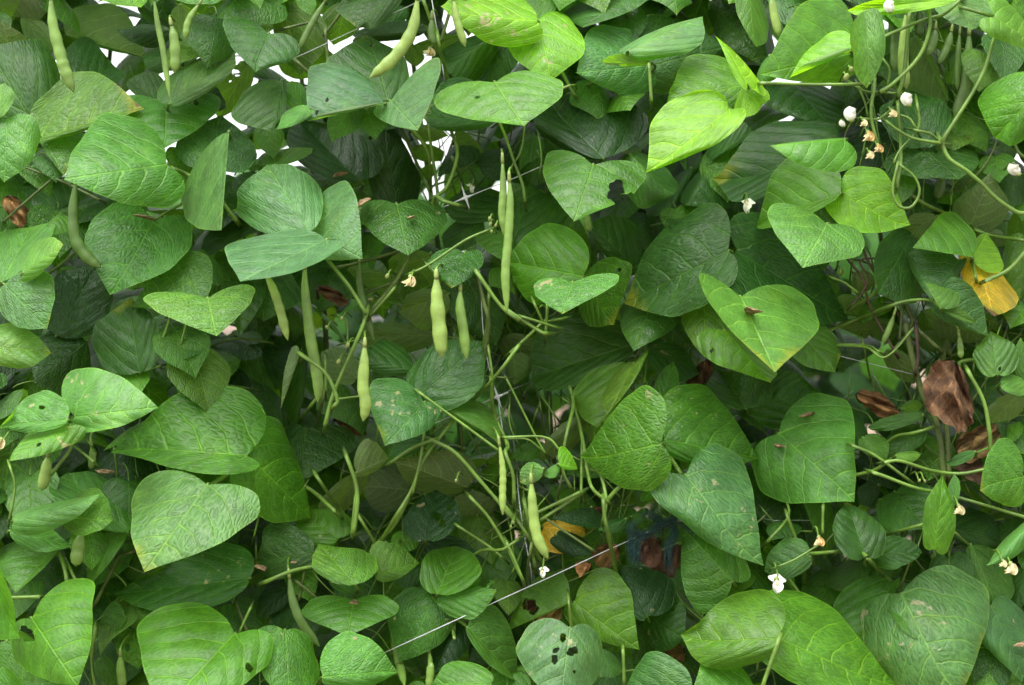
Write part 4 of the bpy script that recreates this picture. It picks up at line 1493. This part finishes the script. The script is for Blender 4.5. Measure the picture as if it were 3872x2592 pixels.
def build_flower(f):
    tile, x, y, size, kind, layer = f[0], float(f[1]), float(f[2]), float(f[3]), f[4], float(f[5])
    P = px(tile, x, y)
    cy, cx = cells(P)
    if layer < 2:
        D = min(NEAR[max(0, cy - 1):cy + 2, max(0, cx - 1):cx + 2].min() - 0.010, D0 + layer * DSTEP)
        D = max(D, D0 - 0.17)
    else:
        D = D0 + layer * DSTEP + 0.03
    o3 = unproj(P, D)
    s = size * (0.72 if kind == 'b' else 0.9) / 2.24 * D * W1 / SRC_W          # real size in metres
    pl = plant_at(P[0])
    tw = rng.uniform(-0.5, 0.5)
    if kind == 's':
        V, F = ball((0, 0, 0), s * 0.42, 0.8, 0.8, 1.15, 6, 0.08)
        o = link('flower_bud', new_mesh('flower_bud', rot(V, (0.3, tw, 0)), F, [M_CALYX]), pl, Vector(o3) - pl.location)
    elif kind == 'b':
        V, F = petal(s * 1.05, s * 0.5, 0.75, 0.45)
        V = V - [0, 0, s * 0.5]
        o = link('flower', new_mesh('standard_petal', rot(V, (0.35, tw, 0.2)), F, [M_PETAL]), pl, Vector(o3) - pl.location)
        V, F = ball((0, 0.05 * s, -0.05 * s), s * 0.34, 0.9, 0.75, 1.15, 8)
        link('keel', new_mesh('keel', rot(V, (0.2, tw, 0)), F, [M_PETAL]), o)
        V, F = ball((0, 0.02 * s, -0.42 * s), s * 0.22, 1.0, 1.0, 0.8, 6, 0.1)
        link('calyx', new_mesh('calyx', rot(V, (0.2, tw, 0)), F, [M_CALYX]), o)
    elif kind == 'w':
        V, F = petal(s * 0.55, s * 0.46, 0.5, -0.5)
        o = link('flower', new_mesh('standard_petal', rot(V, (-0.5, 0.2, tw)), F, [M_PETAL]), pl, Vector(o3) - pl.location)
        for sd in (-1, 1):
            V, F = petal(s * 0.55, s * 0.20, 0.5 * sd, 0.25)
            V = rot(V, (math.pi - 0.35, 0.24 * sd, 0.15 * sd))
            link('wing_petal', new_mesh('wing_petal', V + [0.09 * sd * s, -0.08 * s, 0.02 * s], F, [M_PETAL]), o)
        V, F = ball((0, -0.10 * s, -0.05 * s), s * 0.13, 0.8, 1.2, 1.2, 6)
        link('keel', new_mesh('keel', V, F, [M_CREAM]), o)
        V, F = ball((0, 0.05 * s, 0.10 * s), s * 0.15, 1, 1, 0.9, 6)
        link('calyx', new_mesh('calyx', V, F, [M_CALYX]), o)
    else:
        m = M_CREAM if kind == 'c' else M_ORANGE
        V, F = petal(s * 0.75, s * 0.22, 1.0, 0.7)
        o = link('flower', new_mesh('standard_petal', rot(V - [0, 0, s * .35], (math.pi + 0.2, tw, 0.5)), F, [m]), pl, Vector(o3) - pl.location)
        for sd in (-1, 1):
            V, F = petal(s * 0.55, s * 0.15, 0.8, 0.9 * sd)
            link('wing_petal', new_mesh('wing_petal', rot(V, (math.pi - 0.2, 0.55 * sd, 0.6 * sd)) + [0.05 * s * sd, -0.02 * s, 0.1 * s], F, [m if kind == 'c' else M_CREAM]), o)
        V, F = ball((0, 0, 0.26 * s), s * 0.17, 1, 1, 1.1, 6, 0.1)
        link('calyx', new_mesh('calyx', V, F, [M_CALYX]), o)
    c1 = np.array([[0, 0, 0.05 * s], [0.1 * s, 0.006, 0.35 * s], [0.002, 0.020, 0.5 * s + 0.004], [0.004, 0.045, 0.5 * s]])
    Vs, Fs = tube(catmull(c1, 8), np.full(8, 0.0008), 6)
    link('pedicel', new_mesh('pedicel', Vs, Fs, [M_STEM]), o)

# ------------------------------------------------------------------ put everything in, front to back
jobs = []
for ln in LEAVES.strip().splitlines():
    f = ln.split()
    if len(f) > 11 and f[-1] == 'nn':
        f = f[:-1]
    jobs.append((float(f[9]), 1, 'leaf', f, None))
for ln in DRY.strip().splitlines():
    d, lab = ln.split('|')
    f = d.split()
    jobs.append((float(f[9]), 1, 'leaf', f, lab))
for ln in PODS.strip().splitlines():
    h, p = ln.split('|')
    jobs.append((float(h.split()[2]), 0, 'pod', h.split(), p))
for ln in STEMS.strip().splitlines():
    h, p = ln.split('|')
    jobs.append((float(h.split()[2]), 2, 'stem', h.split(), p))
jobs.sort(key=lambda j: (j[0], j[1]))
for _, _, k, a_, b_ in jobs:
    if k == 'leaf':
        build_leaf(a_, b_)
    elif k == 'pod':
        build_pod(a_, b_)
    else:
        build_stem(a_, b_)
# fine stems and tendrils crossing the openings
for (x0, x1, y0, y1, num) in ((1400, 2500, 1050, 2250, 150), (3150, 3850, 1000, 2150, 75), (1500, 2050, 420, 760, 22), (3250, 3700, 100, 800, 26), (300, 1500, 1700, 2550, 30), (2500, 3300, 1900, 2500, 20)):
    for k in range(num):
        p0 = np.array([rng.uniform(x0, x1), rng.uniform(y0, y1)])
        ang = rng.normal(1.45, 0.65) * rng.choice([-1, 1])
        ln_ = rng.uniform(120, 380)
        dv = np.array([math.cos(ang), math.sin(ang)])
        nv = np.array([-dv[1], dv[0]])
        bow = rng.uniform(-0.18, 0.18) * ln_
        P3 = [p0 - dv * ln_ / 2, p0 - dv * ln_ * 0.15 + nv * bow, p0 + dv * ln_ * 0.2 + nv * bow * rng.uniform(0.2, 1), p0 + dv * ln_ / 2]
        P3 = [(q - [TX[0], TY[0]]) * 2.24 for q in P3]
        build_stem(['00', rng.uniform(11, 25), float(rng.choice([2, 2.5, 3, 3.5, 4])), str(rng.choice(['g', 'g', 'g', 'w', 't']))], ' '.join(f'{q[0]:.1f} {q[1]:.1f}' for q in P3))
for ln in FLOWERS.strip().splitlines():
    build_flower(ln.split())

# ------------------------------------------------------------------ trellis twine
def parse_chain(txt):
    lay, *seg = txt.split('|')
    pts = []
    for q in seg:
        t, x, y = q.split()
        hid = y.endswith('*')
        pts.append((*px(t, float(x), float(y.rstrip('*'))), D0 + float(lay) * DSTEP + (0.16 if hid else 0.012)))
    return float(lay), np.array(pts)
TW_LABEL = ['thin white twine crossing the leaves at the top left, above the long pale pod',
            'white twine rising to the right behind the double pods',
            'white twine across the gap in the middle, above the open stems',
            'thick white twine running up to the teal fibre at the bottom',
            'thin white twine sloping down to the withered brown leaf on the right',
            'thin pale twine at the lower right, behind the small white flower']
for i, ln in enumerate(TWINES.strip().splitlines()):
    lay, P = parse_chain(ln)
    C = catmull(P, 90)
    W = unproj(C[:, :2], C[:, 2])
    V, F = tube(W, np.full(90, 0.00034 if i in (0, 4, 5) else 0.00042), 7)
    o = link('trellis_twine', new_mesh('trellis_twine', V - W[0], F, [M_TWINE]), None, W[0])
    tag(o, TW_LABEL[i], 'twine', 'horizontal trellis twines')
    if i == 3:
        kp = unproj(px('23', 1490, 150), D0 + lay * DSTEP + 0.010)
        K = np.array([kp + np.array([d, 0, d * 0.45]) for d in np.linspace(-0.012, 0.012, 11)])
        Vk, Fk = tube(K, 0.0007 + 0.0030 * np.exp(-(np.linspace(-2, 2, 11)) ** 2), 8)
        link('knot', new_mesh('knot', Vk - W[0], Fk, [M_TWINE]), o)
lay, P = parse_chain(VTWINE.strip())
C = catmull(P, 140)
W = unproj(C[:, :2], C[:, 2])
V, F = tube(W, np.full(140, 0.0005), 7)
o = link('trellis_twine', new_mesh('trellis_twine', V - W[0], F, [M_TWINE]), None, W[0])
tag(o, 'white twine running straight down through the twisted stems in the middle', 'twine')
for t, x, y in (('11', 1800, 265), ('12', 2070, 540)):
    kp = unproj(px(t, x, y), D0 + lay * DSTEP + 0.008)
    for dx, dz in ((1, 0.4), (0.35, -1)):
        K = np.array([kp + np.array([d * dx, 0, d * dz]) for d in np.linspace(-0.010, 0.010, 11)])
        Vk, Fk = tube(K, 0.0005 + 0.0012 * np.exp(-(np.linspace(-2.4, 2.4, 11)) ** 2), 8)
        link('knot', new_mesh('knot', Vk - W[0], Fk, [M_TWINE]), o)

# ------------------------------------------------------------------ teal fibre tangled round the twine
def teal():
    paths = [[(1110, 150), (1050, 250), (1150, 300), (1290, 230), (1240, 110), (1110, 150)],
             [(1190, 280), (1090, 380), (1075, 560)], [(1050, 300), (1070, 420), (1130, 540)],
             [(1240, 240), (1330, 210), (1420, 160), (1480, 110)],
             [(1300, 230), (1400, 200), (1430, 290), (1380, 400), (1395, 640)],
             [(1440, 190), (1560, 210), (1700, 270), (1840, 340)], [(1480, 130), (1600, 150), (1760, 210), (1860, 330)]]
    V, F = [], []
    for ip, pth in enumerate(paths):
        Q = np.array([px('23', *q) for q in pth])
        for k in range(70):
            C = catmull(Q + rng.normal(0, 10, Q.shape), 16)
            C = C + np.cumsum(rng.normal(0, 1.6, C.shape), 0) + rng.normal(0, 1.5, C.shape)
            i0 = rng.integers(0, 6)
            C = C[i0:rng.integers(11, 17)]
            D = D0 + 1.2 * DSTEP + 0.01 + np.cumsum(rng.normal(0, 0.0012, len(C))) + rng.normal(0, 0.004)
            v, f = tube(unproj(C, D), np.full(len(C), 0.00015), 3, cap=False)
            off = sum(len(q) for q in V)
            V.append(v)
            F += [tuple(int(i) + off for i in q) for q in f]
    V = np.vstack(V)
    o3 = V.mean(0)
    o = link('fibre_tangle', new_mesh('fibre_tangle', V - o3, F, [M_TEAL]), None, o3)
    tag(o, 'dark teal frayed fibre tangled round the white twine above withered leaves', 'fibre')
teal()

# ------------------------------------------------------------------ dried petals fallen on the leaves
DEB_LABEL = ['brown dried petal on the dark leaf below the big blue-green leaf', 'small dark dried petal in the middle of the dark wide leaf',
             'dried petal behind the left leaf, by its petiole', 'dried petal lying on the petiole notch of a leaf near the bottom',
             'long dried petal on the flat dark leaf at lower left', 'small pale dried petal on the flat dark leaf at lower left',
             'long pale dried petal on the bright pointed leaf right of centre', 'dried petal high on the large pale leaf at right',
             'dried petal low on the large pale leaf at right', 'dried petal on the shaded leaf at the left', 'dark dried petal on the shaded leaf at the upper centre',
             'tiny dried petal in the shade right of centre', 'yellowish dried petal on the blue-green leaf at the right edge']
for i, ln in enumerate(DEBRIS.strip().splitlines()):
    f = ln.split()
    P = px(f[0], float(f[1]), float(f[2]))
    cy, cx = cells(P)
    D = NEAR[cy, cx]
    if D > 50:
        D = D0 + 0.1
    s = float(f[3]) / 2.24 * D * W1 / SRC_W
    V, F = petal(s * 0.9, s * 0.15, 1.8, rng.uniform(0.2, 0.7), 9, 5)
    V = V + rng.normal(0, s * 0.025, V.shape)
    V = rot(V - [0, 0, s * 0.5], (0.2, rng.uniform(0.9, 2.0), rng.uniform(-0.4, 0.4)))
    V[:, 1] -= V[:, 1].max()
    o3 = unproj(P, D - 0.0005)
    o = link('dried_petal', new_mesh('dried_petal', V, F, [M_DEBRIS]), None, o3)
    tag(o, DEB_LABEL[i], 'dried petal', 'dried petals fallen on the leaves')

# ------------------------------------------------------------------ leaves deeper inside the row and beyond the frame
GAP = []
for ln in GAPS.strip().splitlines():
    f = ln.split()
    gp = px(f[0], float(f[1]), float(f[2]))
    GAP.append((*gp, float(f[3]) * (0.5 if gp[1] < 720 else 0.8) / 2.24))
GAP = np.array(GAP)
def proto_leaf(seed, ns=14, nc=5, L=0.1):
    X, Y = leaf_grid(ns, nc, 0.02, rng.uniform(0.7, 1.5))
    ph = rng.uniform(0, 6.28, 2)
    Z = -rng.uniform(0.2, 0.55) * (Y - 0.35) ** 2 - rng.uniform(0.1, 0.9) * X ** 2 + rng.uniform(-0.3, 0.3) * np.abs(X) + 0.03 * np.abs(X) * np.sin(Y * 9 + ph[0] * np.sign(X))
    V = np.stack([X * 0.92, Y, Z], -1).reshape(-1, 3) * L
    F = [tuple(q) for q in grid_faces(ns, nc)]
    uv = np.stack([X + 0.5, Y], -1).reshape(-1, 2)
    return V, F, uv
PROTO = []
for k in range(8):
    V, F, uv = proto_leaf(k)
    st = np.array([[0, 0, 0], [0, -0.012, -0.003], [0.002, -0.035, -0.018], [0.004, -0.055, -0.05]])
    Vt, Ft = tube(catmull(st, 7), np.full(7, 0.0013), 5)
    nF = len(F)
    F2 = F + [tuple(int(i) + len(V) for i in q) for q in Ft]
    uv2 = np.vstack([uv, np.full((len(Vt), 2), 0.5)])
    me = new_mesh('leaf', np.vstack([V, Vt]), F2, [M_LEAF, M_STEM], uv=uv2, midx=[0] * nF + [1] * (len(F2) - nF))
    PROTO.append(me)

def leaf_matrix(p, size, flip=False):
    """tip hangs down and outwards, upper face up"""
    az = rng.normal(0, 0.8)
    pitch = rng.normal(1.0, 0.4)
    tip = Vector((math.sin(az), -math.cos(az) * 0.8, -pitch)).normalized()
    up = Vector((rng.normal(0, 0.3), -0.5 + rng.normal(0, 0.25), 1.0)).normalized()
    nrm = (up - tip * up.dot(tip)).normalized()
    x = tip.cross(nrm)
    R = Matrix((x, tip, nrm)).transposed().to_4x4()
    return Matrix.Translation(p) @ R @ Matrix.Scale(size, 4)

OUTER = {}
def add_outer_leaf(x, y, z, size, sx):
    OUTER.setdefault(plant_at(sx).name, []).append(leaf_matrix(Vector((x, y, z)), size))
def clear_of_gaps(sx, sy, r):
    return np.all(np.hypot(GAP[:, 0] - sx, GAP[:, 1] - sy) > GAP[:, 2] + r)

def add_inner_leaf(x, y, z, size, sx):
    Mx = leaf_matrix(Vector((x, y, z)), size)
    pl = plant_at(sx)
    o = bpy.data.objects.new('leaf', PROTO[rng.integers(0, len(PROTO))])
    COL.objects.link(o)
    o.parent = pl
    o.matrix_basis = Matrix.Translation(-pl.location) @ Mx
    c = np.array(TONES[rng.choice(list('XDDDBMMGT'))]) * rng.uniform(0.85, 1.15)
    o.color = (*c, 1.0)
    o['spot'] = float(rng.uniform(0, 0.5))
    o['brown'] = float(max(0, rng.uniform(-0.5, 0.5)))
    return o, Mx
# first where the leaves in front leave an opening that the photograph does not show
jj, ii = np.mgrid[0:GH, 0:GW]
CX, CY = (ii + 0.5) * CELL - 800, (jj + 0.5) * CELL - 800
frame = (CX > -120) & (CX < SRC_W + 120) & (CY > -120) & (CY < SRC_H + 120)
gapm = np.zeros_like(frame)
for gx, gy, gr in GAP:
    gapm |= np.hypot(CX - gx, CY - gy) < gr
covered = (FAR > 0) | gapm | ~frame
outl = np.array([(a_, b_) for a_ in np.linspace(-0.45, 0.45, 9) for b_ in np.linspace(0.02, 0.95, 13) if abs(a_) < np.interp(b_, [0, .25, .6, 1], [.35, .48, .38, .05])])
n_fill = 0
for rnd in range(900):
    open_ = np.argwhere(~covered)
    if len(open_) < 4:
        break
    cy, cx = open_[rng.integers(0, len(open_))]
    win = FAR[max(0, cy - 6):cy + 7, max(0, cx - 6):cx + 7]
    win = win[win > 0]
    local_y = float(np.clip((np.percentile(win, 60) if len(win) else 1.45) + CAM.y + 0.035, 0.06, 0.34))
    best = None
    for k in range(14):
        size = rng.uniform(0.55, 1.1)
        y = local_y + rng.uniform(0.0, 0.10)
        wp = unproj(np.array([CX[cy, cx], CY[cy, cx]]), y - CAM.y)
        Mx = leaf_matrix(Vector((0, 0, 0)), size)
        mid = Mx @ Vector((0, 0.045, 0))
        Mx = Matrix.Translation(Vector(wp) - mid) @ Mx
        pts = np.array([Mx @ Vector((a_ * 0.092, b_ * 0.1, 0)) for a_, b_ in outl])
        d = pts[:, 1] - CAM.y
        sx = (pts[:, 0] - CAM.x) / d / W1 * SRC_W + SRC_W / 2
        sy = -(pts[:, 2] - CAM.z) / d / W1 * SRC_W + SRC_H / 2
        gy_, gx_ = cells(np.stack([sx, sy], -1))
        bad = gapm[gy_, gx_].mean()
        clash = (FAR[gy_, gx_] + 0.01 > d).mean()
        gain = (~covered[gy_, gx_]).mean()
        sc_ = gain - 4 * bad - 0.6 * clash
        if best is None or sc_ > best[0]:
            best = (sc_, Mx, gy_, gx_, size, bad)
    if best[5] > 0.07:
        covered[cy, cx] = True
        continue
    covered[best[2], best[3]] = True
    pl = plant_at(CX[cy, cx])
    o, _ = add_inner_leaf(0, 0, 0, 1, CX[cy, cx])
    o.matrix_basis = Matrix.Translation(-pl.location) @ best[1]
    n_fill += 1
# small young leaves in front of those
inner = (FAR <= 0) & ~gapm & frame
cand = np.argwhere(inner)
for k in range(170):
    cy, cx = cand[rng.integers(0, len(cand))]
    win = FAR[max(0, cy - 5):cy + 6, max(0, cx - 5):cx + 6]
    win = win[win > 0]
    yy = float(np.clip((np.percentile(win, 55) if len(win) else 1.43) + CAM.y + 0.01, 0.04, 0.3))
    wp = unproj(np.array([CX[cy, cx], CY[cy, cx] - 30]), yy - CAM.y)
    if not clear_of_gaps(CX[cy, cx], CY[cy, cx], 60):
        continue
    o, _ = add_inner_leaf(*wp, rng.uniform(0.28, 0.6), CX[cy, cx])
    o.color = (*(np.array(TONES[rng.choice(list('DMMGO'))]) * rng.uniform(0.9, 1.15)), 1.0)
# unseen leaves added to the top of the row to shade the inside
for k in range(260):
    x, y, z = rng.uniform(-0.85, 0.85), rng.uniform(0.14, 0.48), rng.uniform(1.80, 2.12)
    q = proj((x, y, z - 0.1))
    if q[1] > -40:
        continue
    add_outer_leaf(x, y, z, rng.uniform(0.8, 1.2), q[0])
# then a second, looser layer behind and beyond the frame
count = 0
tries = 0
while count < 520 and tries < 9000:
    tries += 1
    x = rng.uniform(-0.80, 0.80)
    z = rng.uniform(0.85, 1.95)
    y = rng.uniform(0.20, 0.46)
    q = proj((x, y, z))
    inside = -60 < q[0] < SRC_W + 60 and -60 < q[1] < SRC_H + 60
    size = rng.uniform(0.75, 1.2)
    if inside:
        cy, cx = cells(np.array([q[0], q[1] + 60]))
        y = max(y, FAR[cy, cx] + CAM.y + 0.05)
        rad = 0.055 * size / (q[2] * W1) * SRC_W
        if y > 0.52 or not clear_of_gaps(q[0], q[1] + rad * 0.6, rad * 0.9):
            continue
    else:
        y = rng.uniform(-0.04, 0.36)
        if rng.random() < 0.35:
            continue
    (add_inner_leaf if inside else add_outer_leaf)(x, y, z, size, q[0])
    count += 1

# leaves of each plant outside the picture, joined
for pl in PLANTS:
    VV, FF, UU, off = [], [], [], 0
    for Mx in OUTER.get(pl.name, []):
        V, F, uv = proto_leaf(0, 8, 3)
        M3 = np.array(Mx)
        VV.append(V @ M3[:3, :3].T + M3[:3, 3] - np.array(pl.location))
        FF += [tuple(int(j) + off for j in q) for q in F]
        UU.append(uv)
        off += len(V)
    if VV:
        o = link('leaf_mass', new_mesh('leaf_mass', np.vstack(VV), FF, [M_LEAF], uv=np.vstack(UU)), pl)
        o.color = (*TONES['M'], 1)
        o['kind'] = 'stuff'
# stems of each plant from the ground up through the row
for pl in PLANTS:
    for k in range(2):
        x0 = pl.location.x + rng.uniform(-0.03, 0.03)
        zz = np.linspace(0, 1.95, 24)
        ph = rng.uniform(0, 6.28, 2)
        W = np.stack([x0 + 0.035 * np.sin(zz * 4 + ph[0]) * (zz > 0), pl.location.y + 0.05 + 0.03 * np.cos(zz * 5 + ph[1]), zz], -1)
        V, F = tube(W, np.linspace(0.0042, 0.0022, 24), 8)
        link('stem', new_mesh('stem', V - W[0], F, [M_STEMD]), pl, Vector(W[0]) - pl.location)

# ------------------------------------------------------------------ the next row of beans on the bank behind, one leafy mass with shade put into its greens
def mass(name, label, n, tone, ybase, zfun, size, seed):
    VV, FF, UU = [], [], []
    off = 0
    for i in range(n):
        x = rng.uniform(-2.3, 2.3)
        y = ybase + rng.uniform(-0.22, 0.3)
        z = zfun(x, y)
        V, F, uv = LOW[rng.integers(0, len(LOW))]
        Mx = leaf_matrix(Vector((x, y, z)), rng.uniform(*size))
        M3 = np.array(Mx)
        VV.append(V @ M3[:3, :3].T + M3[:3, 3])
        FF += [tuple(int(j) + off for j in q) for q in F]
        UU.append(uv)
        off += len(V)
    o = link(name, new_mesh(name, np.vstack(VV), FF, [M_LEAF_BACK], uv=np.vstack(UU)))
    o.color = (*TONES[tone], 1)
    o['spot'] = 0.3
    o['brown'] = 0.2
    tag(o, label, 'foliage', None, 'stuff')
LOW = [proto_leaf(k, 6, 3) for k in range(5)]
mass('background_foliage', 'leaves of the next row with shade put into their dark green, blurred behind the gaps', 4200, 'X', 1.15, lambda x, y: rng.uniform(0.45, 1.62), (0.5, 0.95), 1)
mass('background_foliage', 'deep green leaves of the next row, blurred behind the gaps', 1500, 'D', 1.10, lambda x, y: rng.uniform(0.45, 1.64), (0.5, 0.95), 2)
mass('background_foliage', 'scattered small mid green leaves in front of the next row', 240, 'M', 1.02, lambda x, y: rng.uniform(0.45, 1.6), (0.4, 0.8), 3)
